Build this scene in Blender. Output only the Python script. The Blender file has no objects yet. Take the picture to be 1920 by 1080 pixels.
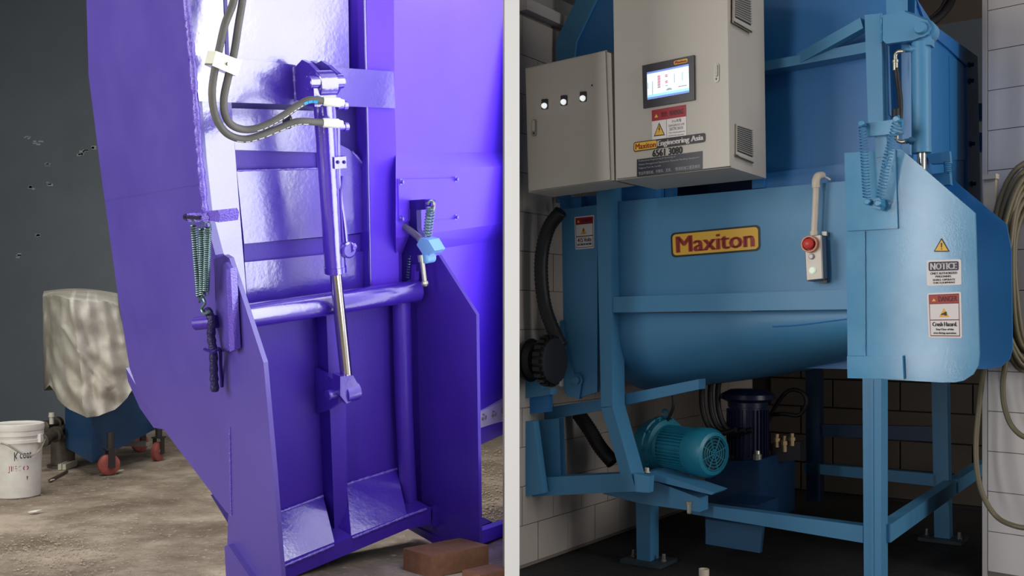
import bpy, bmesh, math, random
from mathutils import Vector, Matrix
random.seed(7)
R = math.radians
SC = bpy.context.scene
COL = SC.collection
# ------------------------------------------------------------------ camera
FPX = 1900.0
HZ = 600.0
CAM = Vector((0, 0, 1.3))
cd = bpy.data.cameras.new('camera')
cd.sensor_width = 36; cd.lens = 36 * FPX / 1920; cd.shift_y = (HZ - 540) / 1920
cd.clip_start = 0.05; cd.clip_end = 200
co = bpy.data.objects.new('camera', cd); COL.objects.link(co)
co.location = CAM; co.rotation_euler = (R(90), 0, 0)
SC.camera = co
# ------------------------------------------------------------------ world, light, exposure
w = bpy.data.worlds.new('world'); SC.world = w; w.use_nodes = True
bg = w.node_tree.nodes['Background']; bg.inputs[0].default_value = (0.75, 0.85, 1, 1); bg.inputs[1].default_value = 0.22
SC.view_settings.view_transform = 'Standard'; SC.view_settings.look = 'None'
SC.view_settings.exposure = 0.0; SC.view_settings.gamma = 1.0; SC.view_settings.use_curve_mapping = False

def area(name, loc, target, sx, sy, power, col=(1, 1, 1), spread=180):
    l = bpy.data.lights.new(name, 'AREA'); l.shape = 'RECTANGLE'; l.size = sx; l.size_y = sy
    l.energy = power; l.color = col; l.spread = R(spread)
    o = bpy.data.objects.new(name, l); COL.objects.link(o)
    o.location = loc
    d = Vector(target) - Vector(loc)
    o.rotation_euler = d.to_track_quat('-Z', 'Y').to_euler()
    return o
# left bay: two added fill lights against the blind partition, a ceiling lamp, the shop front behind the camera
area('left_side_fill', (-0.033, 4.12, 1.95), (-3, 4.12, 1.95), 1.05, 2.4, 31, (0.90, 0.96, 1))  # added light, gives the purple gate plates their bright gloss reflection
area('left_wall_fill', (-0.033, 5.75, 2.1), (-3, 5.75, 2.1), 1.5, 3.2, 22, (0.95, 0.97, 1))  # added light, brightens the container side; no fixture here
area('left_ceiling_lamp', (-2.6, 6.0, 5.2), (-2.6, 6.6, 0), 2.6, 3.2, 220, (1, 0.98, 0.94))
area('left_shop_front', (-5.6, 1.6, 2.4), (-1.9, 6.0, 1.0), 3.4, 3.2, 270, (1, 0.98, 0.95))
# right bay: the open shop front and the doorway beside it
area('right_shop_front', (5.6, 1.2, 2.3), (1.0, 4.9, 1.5), 2.2, 2.6, 120, (1, 0.96, 0.92))
area('right_doorway', (-1.60, 1.15, 1.85), (1.75, 4.15, 1.5), 0.26, 2.3, 36, (1, 0.98, 0.96))
area('right_ceiling_lamp', (2.4, 3.0, 3.30), (2.2, 3.4, 0), 1.2, 1.2, 16, (1, 0.98, 0.96))

# ------------------------------------------------------------------ materials
def lin(c):
    if isinstance(c, str):
        c = [int(c[i:i + 2], 16) for i in (0, 2, 4)]
    return tuple(((x / 255) / 12.92 if x / 255 <= 0.04045 else ((x / 255 + 0.055) / 1.055) ** 2.4) for x in c) + (1,)
MATS = {}
def mat(name, c, rough=0.5, metal=0.0, c2=None, nscale=6, namt=0.5, bump=0.0, bscale=40, coat=0.0, emit=None, estr=0, spec=0.5, wave=0.0, ior=1.45, rvar=0.0):
    if name in MATS: return MATS[name]
    m = bpy.data.materials.new(name); m.use_nodes = True; nt = m.node_tree; N = nt.nodes; L = nt.links
    p = N['Principled BSDF']
    p.inputs['Base Color'].default_value = lin(c); p.inputs['Roughness'].default_value = rough
    p.inputs['Metallic'].default_value = metal; p.inputs['Coat Weight'].default_value = coat; p.inputs['Coat Roughness'].default_value = 0.08
    p.inputs['Specular IOR Level'].default_value = spec; p.inputs['IOR'].default_value = ior
    g = N.new('ShaderNodeNewGeometry')
    if c2 is not None:
        t = N.new('ShaderNodeTexNoise'); t.inputs['Scale'].default_value = nscale; t.inputs['Detail'].default_value = 6; t.inputs['Roughness'].default_value = 0.6
        r = N.new('ShaderNodeValToRGB'); r.color_ramp.elements[0].position = 0.5 - namt / 2; r.color_ramp.elements[1].position = 0.5 + namt / 2
        r.color_ramp.elements[0].color = lin(c); r.color_ramp.elements[1].color = lin(c2)
        L.new(g.outputs['Position'], t.inputs['Vector']); L.new(t.outputs['Fac'], r.inputs['Fac']); L.new(r.outputs['Color'], p.inputs['Base Color'])
    if rvar:
        t3 = N.new('ShaderNodeTexNoise'); t3.inputs['Scale'].default_value = 3.0; t3.inputs['Detail'].default_value = 5
        mr = N.new('ShaderNodeMapRange'); mr.inputs['From Min'].default_value = 0.3; mr.inputs['From Max'].default_value = 0.7
        mr.inputs['To Min'].default_value = max(0.03, rough - rvar); mr.inputs['To Max'].default_value = rough + rvar
        L.new(g.outputs['Position'], t3.inputs['Vector']); L.new(t3.outputs['Fac'], mr.inputs['Value']); L.new(mr.outputs['Result'], p.inputs['Roughness'])
    if bump:
        t2 = N.new('ShaderNodeTexNoise'); t2.inputs['Scale'].default_value = bscale; t2.inputs['Detail'].default_value = 4
        b = N.new('ShaderNodeBump'); b.inputs['Strength'].default_value = bump; b.inputs['Distance'].default_value = 0.01
        L.new(g.outputs['Position'], t2.inputs['Vector']); L.new(t2.outputs['Fac'], b.inputs['Height']); L.new(b.outputs['Normal'], p.inputs['Normal'])
        if wave:
            t4 = N.new('ShaderNodeTexNoise'); t4.inputs['Scale'].default_value = 5; t4.inputs['Detail'].default_value = 2
            b2 = N.new('ShaderNodeBump'); b2.inputs['Strength'].default_value = wave; b2.inputs['Distance'].default_value = 0.03
            L.new(g.outputs['Position'], t4.inputs['Vector']); L.new(t4.outputs['Fac'], b2.inputs['Height']); L.new(b2.outputs['Normal'], b.inputs['Normal'])
    if emit is not None:
        p.inputs['Emission Color'].default_value = lin(emit); p.inputs['Emission Strength'].default_value = estr
    MATS[name] = m
    return m
M_PUR = mat('purple_gloss_paint', '3f23a4', 0.22, c2='4a2bb6', nscale=3, bump=0.10, bscale=55, coat=0.5, wave=0.12, rvar=0.07, ior=2.35)
M_PURL = mat('purple_side_paint', '53449f', 0.34, c2='5b4ba6', nscale=1.5, bump=0.06, bscale=60, rvar=0.08, ior=1.6, wave=0.05)
M_PURS = mat('purple_satin_paint', '40259e', 0.38, c2='482ba6', nscale=2, bump=0.10, bscale=70, rvar=0.06)
M_PURV = mat('violet_sheet_paint', '5c35d6', 0.38, c2='653de0', nscale=2, bump=0.04, bscale=60)
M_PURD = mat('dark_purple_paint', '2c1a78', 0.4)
M_PURW = mat('rough_purple_weld', '6a50cc', 0.25, bump=0.6, bscale=120, coat=0.6, ior=1.8)
M_STEEL = mat('polished_steel', 'd8d4c8', 0.16, 1.0)
M_ZINC = mat('zinc_plated_steel', 'b9b6a6', 0.3, 0.8)
M_HOSEG = mat('grey_rubber_hose', '54524f', 0.6, c2='5f5c56', nscale=20, bump=0.1)
M_WHITE = mat('white_fitting', 'dcdccb', 0.35, bump=0.1)
M_SPRING = mat('dark_green_spring_steel', '7d9797', 0.28, 0.5, c2='5c7a7c', nscale=30)
M_BLK = mat('black_rubber', '17171a', 0.5, bump=0.2)
M_DARK = mat('black_plastic', '26262a', 0.35)
M_BLUEBAND = mat('bright_blue_print', '2f9ad0', 0.5)
M_PRINTW = mat('white_print', 'e2e2e2', 0.5)
M_LBLUE = mat('light_blue_block_paint', '7fb2e6', 0.35)
M_BLU = mat('blue_machine_paint', '4787b2', 0.42, c2='4d8db7', nscale=3, bump=0.05, bscale=70, rvar=0.05)
M_BLUD = mat('deep_blue_hopper_paint', '2b74b4', 0.36, c2='317bbb', nscale=2, bump=0.05, bscale=50, wave=0.05)
M_BLUO = mat('oversprayed_blue_paint', '4389b3', 0.17, c2='4f95bd', nscale=7, namt=0.4, bump=0.02, bscale=160, rvar=0.03, ior=1.45)
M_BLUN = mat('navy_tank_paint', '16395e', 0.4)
M_CART = mat('cart_blue_paint', '173b60', 0.45, c2='1d476e', nscale=4, bump=0.06)
M_TEAL = mat('teal_motor_paint', '207a94', 0.38, c2='2585a0', nscale=8, bump=0.08)
M_CAB = mat('beige_grey_cabinet_powdercoat', 'b5afa5', 0.45, c2='bab5ac', nscale=2, bump=0.05, bscale=250)
M_CABS = mat('cabinet_side_powdercoat', 'b5afa5', 0.45, bump=0.05, bscale=250)
M_SILV = mat('silver_metal', '8f8b86', 0.4, 0.6)
M_TILE = mat('cream_wall_tile', 'b3aaa2', 0.30, c2='bab2ab', nscale=3, bump=0.02)
M_TILEW = mat('white_pillar_tile', 'd5cecc', 0.25, c2='dad4d2', nscale=3)
M_GROUT = mat('dark_grout', '7d756e', 0.8)
M_WHWALL = mat('white_plaster', 'f7f7f6', 0.7)
M_PVC = mat('cream_pvc', 'd8cbbb', 0.4, c2='cdbfae', nscale=30)
M_OLIVE = mat('olive_pvc_hose', '6e6650', 0.45)
M_YEL = mat('yellow_print', 'e6b43a', 0.45)
M_REDP = mat('red_print', 'a8352b', 0.45)
M_REDH = mat('crimson_print', 'a01f30', 0.45)
M_BLKP = mat('black_print', '1c1d22', 0.45)
M_NAVYP = mat('navy_print', '2a2c48', 0.45)
M_STK = mat('white_sticker', 'e0d8d6', 0.4)
M_DKRED = mat('dark_red_print', '6a1620', 0.45)

# ------------------------------------------------------------------ helpers
WO = {}
def root(name, loc, label, cat, group=None):
    o = bpy.data.objects.new(name, None); COL.objects.link(o); o.empty_display_size = 0.1
    o.location = loc; WO[o.name] = Vector(loc)
    o['label'] = label; o['category'] = cat
    if group: o['group'] = group
    return o
def tag(o, label=None, cat=None, group=None, kind=None):
    if label: o['label'] = label
    if cat: o['category'] = cat
    if group: o['group'] = group
    if kind: o['kind'] = kind
    return o
def link(name, me, parent, c):
    o = bpy.data.objects.new(name, me); COL.objects.link(o)
    o.location = c - (WO[parent.name] if parent else Vector((0, 0, 0)))
    if parent: o.parent = parent
    WO[o.name] = Vector(c)
    return o
def from_bm(name, bm, m, parent=None, smooth=None, label=None):
    bmesh.ops.recalc_face_normals(bm, faces=bm.faces)
    c = Vector((0, 0, 0))
    for v in bm.verts: c += v.co
    c /= max(1, len(bm.verts))
    for v in bm.verts: v.co -= c
    me = bpy.data.meshes.new(name); bm.to_mesh(me); bm.free()
    for x in (m if isinstance(m, (list, tuple)) else [m]): me.materials.append(x)
    if smooth is not None:
        me.shade_smooth()
        me.set_sharp_from_angle(angle=R(smooth))
    o = link(name, me, parent, c)
    if label: o['label'] = label
    return o
def bevel(bm, off, seg=1):
    if off > 0:
        bmesh.ops.bevel(bm, geom=[e for e in bm.edges if e.is_manifold and e.calc_face_angle(0) > 0.3], offset=off, segments=seg, affect='EDGES', clamp_overlap=True)
def ray(px, py): return Vector(((px - 960) / FPX, 1, (HZ - py) / FPX))
def at(px, py, D): return CAM + ray(px, py) * D
def on(px, py, pl):
    r = ray(px, py); return CAM + r * ((pl[0] - CAM).dot(pl[1]) / r.dot(pl[1]))
def off(pl, q): return (pl[0] + pl[1] * q, pl[1])
def plane(o, n):
    n = n.normalized()
    if n.dot(o - CAM) > 0: n = -n
    return (o, n)
def ons(pts, pl): return [on(x, y, pl) for x, y in pts]
def rad(px, p): return px * (p.y) / FPX          # pixel radius -> metres at a point's depth
def ext_bm(P, d, bm=None):
    """prism: polygon P extruded by vector d"""
    bm = bm or bmesh.new()
    a = [bm.verts.new(p) for p in P]; b = [bm.verts.new(p + d) for p in P]
    bm.faces.new(a); bm.faces.new(b[::-1]); n = len(P)
    for i in range(n): bm.faces.new((a[i], b[i], b[(i + 1) % n], a[(i + 1) % n]))
    return bm
def slab(name, pts, pl, t, m, parent=None, bv=0.003, label=None):
    bm = ext_bm(ons(pts, pl), -pl[1] * t)
    bevel(bm, bv)
    return from_bm(name, bm, m, parent, label=label)
def prism(name, P, d, m, parent=None, bv=0.003, label=None, smooth=None):
    bm = ext_bm([Vector(p) for p in P], Vector(d)); bevel(bm, bv)
    return from_bm(name, bm, m, parent, label=label, smooth=smooth)
def box_bm(c, ax, hs, bm=None):
    bm = bm or bmesh.new()
    c = Vector(c)
    P = [c + ax[0] * (sx * hs[0]) + ax[1] * (sy * hs[1]) - ax[2] * hs[2] for sx, sy in ((-1, -1), (1, -1), (1, 1), (-1, 1))]
    return ext_bm(P, ax[2] * (2 * hs[2]), bm)
def box(name, c, ax, hs, m, parent=None, bv=0.003, label=None):
    bm = box_bm(c, ax, hs); bevel(bm, bv); return from_bm(name, bm, m, parent, label=label)
XYZ = (Vector((1, 0, 0)), Vector((0, 1, 0)), Vector((0, 0, 1)))
def frame_of(d):
    d = d.normalized(); u = Vector((0, 0, 1)) if abs(d.z) < 0.9 else Vector((1, 0, 0))
    x = d.cross(u).normalized(); return x, d.cross(x).normalized(), d
def bar(name, p, q, wx, wy, m, parent=None, bv=0.003, up=None, label=None):
    d = (q - p); L = d.length; z = d.normalized()
    u = Vector(up) if up is not None else Vector((0, 0, 1))
    x = z.cross(u).normalized(); y = x.cross(z).normalized()
    return box(name, (p + q) / 2, (x, y, z), (wx / 2, wy / 2, L / 2), m, parent, bv, label)
def smooth_path(P, k=6):
    P = [Vector(p) for p in P]
    if len(P) < 3: return P
    Q = [P[0] * 2 - P[1]] + P + [P[-1] * 2 - P[-2]]; out = []
    for i in range(1, len(Q) - 2):
        p0, p1, p2, p3 = Q[i - 1:i + 3]
        for j in range(k):
            t = j / k
            out.append(0.5 * ((2 * p1) + (p2 - p0) * t + (2 * p0 - 5 * p1 + 4 * p2 - p3) * t * t + (3 * p1 - p0 - 3 * p2 + p3) * t ** 3))
    out.append(P[-1]); return out
def tube_bm(P, r, seg=10, bm=None, closed=False, caps=True):
    bm = bm or bmesh.new(); n = len(P); rings = []
    rr = r if isinstance(r, (list, tuple)) else [r] * n
    T = [((P[(i + 1) % n] if (closed or i < n - 1) else P[i]) - (P[i - 1] if (closed or i > 0) else P[i])).normalized() for i in range(n)]
    x = frame_of(T[0])[0]
    for i in range(n):
        x = (x - T[i] * x.dot(T[i])).normalized(); y = T[i].cross(x)
        rings.append([bm.verts.new(P[i] + (x * math.cos(2 * math.pi * k / seg) + y * math.sin(2 * math.pi * k / seg)) * rr[i]) for k in range(seg)])
    for i in range(n if closed else n - 1):
        A, B = rings[i], rings[(i + 1) % n]
        for k in range(seg): bm.faces.new((A[k], A[(k + 1) % seg], B[(k + 1) % seg], B[k]))
    if caps and not closed:
        bm.faces.new(rings[0][::-1]); bm.faces.new(rings[-1])
    return bm
def tube(name, P, r, m, parent=None, seg=10, k=6, label=None, closed=False):
    P = smooth_path(P, k) if k else [Vector(p) for p in P]
    return from_bm(name, tube_bm(P, r, seg, closed=closed), m, parent, smooth=40, label=label)
def lathe_bm(o, axis, prof, seg=28, bm=None):
    """prof: list of (distance along the axis, radius)"""
    bm = bm or bmesh.new(); x, y, z = frame_of(axis); rings = []
    for h, r in prof:
        rings.append([bm.verts.new(o + z * h + (x * math.cos(2 * math.pi * k / seg) + y * math.sin(2 * math.pi * k / seg)) * max(r, 1e-4)) for k in range(seg)])
    for A, B in zip(rings, rings[1:]):
        for k in range(seg): bm.faces.new((A[k], A[(k + 1) % seg], B[(k + 1) % seg], B[k]))
    bm.faces.new(rings[0][::-1]); bm.faces.new(rings[-1])
    return bm
def lathe(name, o, axis, prof, m, parent=None, seg=28, label=None, smooth=35):
    return from_bm(name, lathe_bm(Vector(o), Vector(axis), prof, seg), m, parent, smooth=smooth, label=label)
def helix_bm(p, q, Rr, r, turns, bm=None, seg=12, ring=5):
    d = q - p; x, y, z = frame_of(d); n = int(turns * seg); P = []
    for i in range(n + 1):
        a = 2 * math.pi * i / seg; P.append(p + d * (i / n) + (x * math.cos(a) + y * math.sin(a)) * Rr)
    return tube_bm(P, r, ring, bm)
def spring(name, p, q, Rr, r, turns, m, parent=None, label=None, hook=True):
    bm = helix_bm(p, q, Rr, r, turns)
    z = (q - p).normalized()
    if hook:
        for e, s in ((p, -1), (q, 1)):
            x = frame_of(z)[0]
            P = [e + z * s * (Rr * 0.9 * (1 - math.cos(a))) + x * math.sin(a) * Rr * 0.9 for a in [i * math.pi / 5 for i in range(9)]]
            tube_bm(P, r, 5, bm)
    return from_bm(name, bm, m, parent, smooth=60, label=label)
def bolt(name, o, n, r, h, m, parent=None, label=None):
    bm = lathe_bm(Vector(o), Vector(n), [(0, r * 1.5), (h * 0.25, r * 1.5)], 14)
    lathe_bm(Vector(o) + Vector(n).normalized() * h * 0.25, Vector(n), [(0, r), (h * 0.9, r), (h, r * 0.85)], 6, bm)
    return from_bm(name, bm, m, parent, label=label)
# --- flat print: polygons and lettering mapped into a quad (corners TL, TR, BR, BL)
def quad(pts, pl, o=0.0015):
    p2 = off(pl, o); return ons(pts, p2), p2[1]
def qmap(Q, u, v, lift=0.0):
    P, n = Q; a = P[0].lerp(P[1], u); b = P[3].lerp(P[2], u); return a.lerp(b, v) + n * lift
def qpoly(name, Q, poly, m, parent, lift=0.0, t=0.0006, label=None):
    P = [qmap(Q, u, v, lift) for u, v in poly]
    return prism(name, P, -Q[1] * t, m, parent, 0, label)
def rrect(u0, v0, u1, v1, ru, rv, k=4):
    out = []
    for cx, cy, a0 in ((u1 - ru, v0 + rv, -90), (u1 - ru, v1 - rv, 0), (u0 + ru, v1 - rv, 90), (u0 + ru, v0 + rv, 180)):
        for i in range(k + 1):
            a = R(a0 + 90 * i / k); out.append((cx + ru * math.cos(a), cy + rv * math.sin(a)))
    return out
def letters(name, Q, lines, m, parent, lift=0.001, bold=0.0, label=None):
    """lines: (string, u0, v0, u1, v1) boxes; one flat mesh"""
    bm = bmesh.new()
    for s, u0, v0, u1, v1 in [(q, a0 + d, b0_, a1 + d, b1) for q, a0, b0_, a1, b1 in lines for d in ((-bold / 4, 0, bold / 4) if bold > .012 else (0,))]:
        cu = bpy.data.curves.new('lettering_curve', 'FONT'); cu.body = s; cu.size = 1; cu.resolution_u = 2
        tmp = bpy.data.objects.new('lettering_tmp', cu); COL.objects.link(tmp)
        dg = bpy.context.evaluated_depsgraph_get(); me = bpy.data.meshes.new_from_object(tmp.evaluated_get(dg))
        bpy.data.objects.remove(tmp); bpy.data.curves.remove(cu)
        if not me.vertices: continue
        xs = [v.co.x for v in me.vertices]; ys = [v.co.y for v in me.vertices]
        x0, x1, y0, y1 = min(xs), max(xs), min(ys), max(ys)
        vs = [bm.verts.new(qmap(Q, u0 + (v.co.x - x0) / (x1 - x0) * (u1 - u0), v1 - (v.co.y - y0) / max(1e-6, y1 - y0) * (v1 - v0), lift)) for v in me.vertices]
        for f in me.polygons:
            try: bm.faces.new([vs[i] for i in f.vertices])
            except ValueError: pass
        bpy.data.meshes.remove(me)
    return from_bm(name, bm, m, parent, label=label)
# ================================================================== SETTING
# --- partition between the two bays (its white end faces the camera)
def struct(o): o['kind'] = 'structure'; return o
struct(box('wall_middle', (0, 9.4, 2.8), XYZ, (14 * 4.0 / FPX, 5.4, 2.8), M_WHWALL, None, 0.0))
# --- left bay
def conc(name, cols, dust=True):
    m = bpy.data.materials.new(name); m.use_nodes = True; nt = m.node_tree; N = nt.nodes; L = nt.links
    p = N['Principled BSDF']; g = N.new('ShaderNodeNewGeometry')
    t = N.new('ShaderNodeTexNoise'); t.inputs['Scale'].default_value = 1.3; t.inputs['Detail'].default_value = 9; t.inputs['Roughness'].default_value = 0.68
    r = N.new('ShaderNodeValToRGB'); r.color_ramp.elements[0].position = 0.37; r.color_ramp.elements[1].position = 0.62
    r.color_ramp.elements[0].color = lin(cols[0]); r.color_ramp.elements[1].color = lin(cols[1])
    e = r.color_ramp.elements.new(0.5); e.color = lin(cols[2])
    t2 = N.new('ShaderNodeTexNoise'); t2.inputs['Scale'].default_value = 22; t2.inputs['Detail'].default_value = 5
    r2 = N.new('ShaderNodeValToRGB'); r2.color_ramp.elements[0].position = 0.62; r2.color_ramp.elements[1].position = 0.72
    r2.color_ramp.elements[0].color = (0, 0, 0, 1); r2.color_ramp.elements[1].color = (1, 1, 1, 1)
    mx = N.new('ShaderNodeMix'); mx.data_type = 'RGBA'; mx.inputs['B'].default_value = lin(cols[3])
    L.new(g.outputs['Position'], t.inputs['Vector']); L.new(t.outputs['Fac'], r.inputs['Fac'])
    L.new(g.outputs['Position'], t2.inputs['Vector']); L.new(t2.outputs['Fac'], r2.inputs['Fac'])
    L.new(r2.outputs['Color'], mx.inputs['Factor']); L.new(r.outputs['Color'], mx.inputs['A']); L.new(mx.outputs['Result'], p.inputs['Base Color'])
    p.inputs['Roughness'].default_value = 0.75
    b = N.new('ShaderNodeBump'); b.inputs['Strength'].default_value = 0.5; b.inputs['Distance'].default_value = 0.02
    L.new(t2.outputs['Fac'], b.inputs['Height']); L.new(b.outputs['Normal'], p.inputs['Normal'])
    return m
M_CONC = conc('stained_concrete', ('665949', 'a89a87', '857867', 'b8ab97'))
M_DFLOOR = conc('dark_wet_floor', ('1c1b1c', '2b2a2a', '222122', '343232'))
M_LWALL = mat('slate_grey_wall_paint', '565f66', 0.42, c2='61686c', nscale=1.2, bump=0.06, bscale=20, rvar=0.08)
def grid_floor(name, x0, x1, y0, y1, z, nx, ny, amp, m):
    bm = bmesh.new(); rnd = random.Random(3)
    V = [[bm.verts.new((x0 + (x1 - x0) * i / nx, y0 + (y1 - y0) * j / ny, z - amp * rnd.random())) for i in range(nx + 1)] for j in range(ny + 1)]
    for j in range(ny):
        for i in range(nx): bm.faces.new((V[j][i], V[j][i + 1], V[j + 1][i + 1], V[j + 1][i]))
    b = [bm.verts.new((x, y, z - 0.12)) for x, y in ((x0, y0), (x1, y0), (x1, y1), (x0, y1))]; bm.faces.new(b[::-1])
    return struct(from_bm(name, bm, m, None, smooth=60))
grid_floor('floor_left', -9.0, 0.0, -4, 12.6, 0.0, 60, 110, 0.006, M_CONC)
grid_floor('floor_right', 0.0, 6.5, -4, 13.0, 0.0, 20, 30, 0.0, M_DFLOOR)
struct(box('wall_left', (-4.6, 12.65, 2.8), XYZ, (4.6, 0.1, 2.8), M_LWALL, None, 0))
struct(box('wall_far_left', (-9.05, 4.3, 2.8), XYZ, (0.1, 8.4, 2.8), M_LWALL, None, 0))
struct(box('ceiling_left', (-4.5, 4.3, 5.7), XYZ, (4.7, 8.4, 0.1), M_LWALL, None, 0))
# pale scuffs on the slate wall: thin plaster chips
scb = bmesh.new()
for px, py, l in ((55, 258, 9), (70, 268, 7), (152, 290, 8), (158, 283, 5), (175, 276, 6), (60, 352, 4), (90, 308, 3), (92, 345, 3), (72, 443, 3), (36, 480, 3)):
    for k in range(4):
        c = at(px + random.uniform(-l, l), py + random.uniform(-3, 3), 12.549)
        box_bm(c, XYZ, (random.uniform(.01, .035), .002, random.uniform(.006, .016)), scb)
tag(from_bm('plaster_chips', scb, mat('pale_plaster_chips', '969c9d', 0.8)), 'pale scuff chips scattered over the slate grey wall', 'chips', kind='stuff')

# --- right bay.  u: along the machine front (to the right and nearer), v: into the bay
U = Vector((0.8192, -0.5736, 0)); Vv = Vector((0.5736, 0.8192, 0)); Z = Vector((0, 0, 1))
O0 = Vector((0.721, 5.37, 0))
def RP(wq): return plane(O0 + Vv * wq, -Vv)
def UP(uq): return plane(O0 + U * uq, U)
WL = -0.50
AX = (U, Vv, Z)
def UVZ(u, v, z): return O0 + U * u + Vv * v + Z * z
struct(box('wall_left_side', UVZ(WL - 0.06, 2.32, 1.67), AX, (0.05, 2.79, 1.67), M_GROUT, None, 0))
wl = bpy.data.objects['wall_left_side']
tw, th = 0.30, 0.205
tile_me = None
def tile_mesh(hs, ax):
    bm = box_bm((0, 0, 0), ax, hs); bevel(bm, 0.003); bmesh.ops.recalc_face_normals(bm, faces=bm.faces)
    me = bpy.data.meshes.new('tile'); bm.to_mesh(me); bm.free(); return me
tile_me = tile_mesh((0.006, tw / 2 - 0.002, th / 2 - 0.002), AX); tile_me.materials.append(M_TILE)
for i in range(15):
    for j in range(14):
        v = -1.65 + i * tw + (tw / 2 if j % 2 else 0)
        vmin = (0.036 - UVZ(WL, 0, 0).x) / Vv.x
        if v + tw / 2 < vmin + .02: continue
        if v - tw / 2 < vmin:
            box('tile', UVZ(WL - .006, (vmin + v + tw / 2) / 2 - .001, 0.02 + th * (j + .5)), AX, (.006, (v + tw / 2 - vmin) / 2 - .002, th / 2 - .002), M_TILE, wl); continue
        o = link('tile', tile_me, wl, UVZ(WL - 0.006 + random.uniform(-.0012, .0012), v, 0.02 + th * (j + 0.5)))
# cornice and soffit bands above the tiles
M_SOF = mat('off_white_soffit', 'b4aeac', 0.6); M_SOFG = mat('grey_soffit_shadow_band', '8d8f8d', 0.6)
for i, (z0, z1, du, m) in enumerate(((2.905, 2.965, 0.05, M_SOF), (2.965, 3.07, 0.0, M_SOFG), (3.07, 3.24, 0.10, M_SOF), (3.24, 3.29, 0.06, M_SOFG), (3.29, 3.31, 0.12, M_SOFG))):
    struct(box('trim_%d' % (i + 1), UVZ(WL + du / 2 - 0.03, 1.78, (z0 + z1) / 2), AX, (du / 2 + 0.03, 2.26, (z1 - z0) / 2), m, None, 0.002))
struct(box('ceiling_right', (3.4, 5.5, 3.42), XYZ, (3.35, 6.2, 0.06), mat('brown_grey_ceiling', '9a8b7c', 0.8), None, 0))
# back wall of dark block courses
VB = 2.7
struct(box('wall_back', UVZ(1.9, VB + 0.08, 1.67), AX, (2.5, 0.06, 1.67), mat('dark_block_grout', '2c2828', 0.85), None, 0))
wb = bpy.data.objects['wall_back']
blk = tile_mesh((0.24 - 0.006, 0.012, 0.105 - 0.006), AX); blk.materials.append(mat('grey_brown_wall_block', '4a433b', 0.7, c2='514a42', nscale=4, bump=0.15))
for j in range(8):
    for i in range(9):
        link('block', blk, wb, UVZ(-0.35 + i * 0.48 + (0.24 if j % 2 else 0), VB + 0.012 + random.uniform(-.003, .003), 0.02 + 0.21 * (j + 0.5)))
struct(box('wall_back_upper', UVZ(2.2, VB + 0.03, 2.6), AX, (2.2, 0.04, 0.8), mat('blue_grey_wall', '6f7880', 0.6), None, 0))
# tiled pillar on the right
PO = at(1843, 600, 5.08); PD = Vector((1.03, -1.0, 0)).normalized(); PN = Vector((PD.y, -PD.x, 0))   # PN faces the camera side
if PN.dot(PO - CAM) > 0: PN = -PN
PAX = (PD, -PN, Z)
struct(box('wall_pillar', PO + PD * 0.55 - PN * 0.32 + Z * (1.675 - PO.z), PAX, (0.55, 0.31, 1.675), M_GROUT, None, 0))
wp = bpy.data.objects['wall_pillar']
t2 = tile_mesh((0.15 - 0.0025, 0.006, 0.20 / 2 - 0.002), PAX); t2.materials.append(M_TILEW)
for j in range(17):
    for i in range(3):
        link('tile', t2, wp, PO + PD * (0.022 + 0.15 + 0.30 * i) - PN * (0.006 + random.uniform(0, .001)) + Z * (0.045 + 0.20 * (j + 0.5) - PO.z))
struct(box('trim_6', PO + PD * 0.009 - PN * 0.006 + Z * (1.675 - PO.z), PAX, (0.011, 0.010, 1.675), mat('pale_corner_bead', 'c9c3c2', 0.4), None, 0.002))
struct(box('wall_right', (6.45, 5, 1.67), XYZ, (0.06, 8, 1.67), M_TILEW, None, 0))
# pale blue-grey wall edge cornice seen at the far top right is part of wall_back_upper
# ================================================================== LEFT BAY: purple compactor
a_ = Vector((1.1, 1.0, 0.223)).normalized(); b0 = Vector((0.03, -1, 3.53)).normalized()
n_ = a_.cross(b0).normalized()
if n_.y > 0: n_ = -n_
b_ = n_.cross(a_).normalized()
if b_.z < 0: b_ = -b_
F0 = plane(at(440, 560, 4.8), n_); n_ = F0[1]
s_ = n_.cross(b0).normalized()
S0 = plane(on(362, 200, F0), s_); s_ = S0[1]
c_ = Vector((0.376, 1.0, 0.166)).normalized()
C0 = plane(on(742, 300, F0), c_.cross(b0)); cn_ = C0[1]
def F(q): return off(F0, q)
MB_ = (b_, n_)
pc = root('waste_compactor', at(520, 1060, 5.0) * 1.0 - Z * 0.0, 'large glossy purple waste compactor with lifting gate, guard plates and crossbar on concrete floor', 'compactor')
pc.location.z = 0.02; WO['waste_compactor'].z = 0.02
# body side and rear
slab('side_panel', [(150, -60), (340, -60), (346, 0), (358, 130), (372, 300), (383, 398), (404, 478), (428, 500), (432, 966), (424, 960), (305, 803), (262, 742), (243, 690), (222, 560), (190, 330), (166, 140), (162, 0)], S0, 0.04, M_PURL, pc)
slab('support_bracket', [(236, 690), (262, 735), (318, 800), (312, 806), (288, 802), (262, 765), (240, 715)], off(S0, -0.12), 0.05, M_PURL, pc)
slab('seam', [(199, 374), (372, 344), (372, 346), (199, 376)], off(S0, 0.0015), 0.003, M_PURL, pc, 0)
slab('guard_plate', [(400, 486), (420, 478), (430, 484), (494, 680), (512, 880), (528, 1084), (424, 1084), (428, 960), (418, 700)], off(S0, 0.016), 0.022, M_PURL, pc, 0.004, label='left guard plate with sloping front corner')
slab('stiffener', [(402, 500), (424, 492), (440, 520), (436, 656), (416, 660), (404, 600)], off(S0, 0.034), 0.018, M_PURL, pc)
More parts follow.
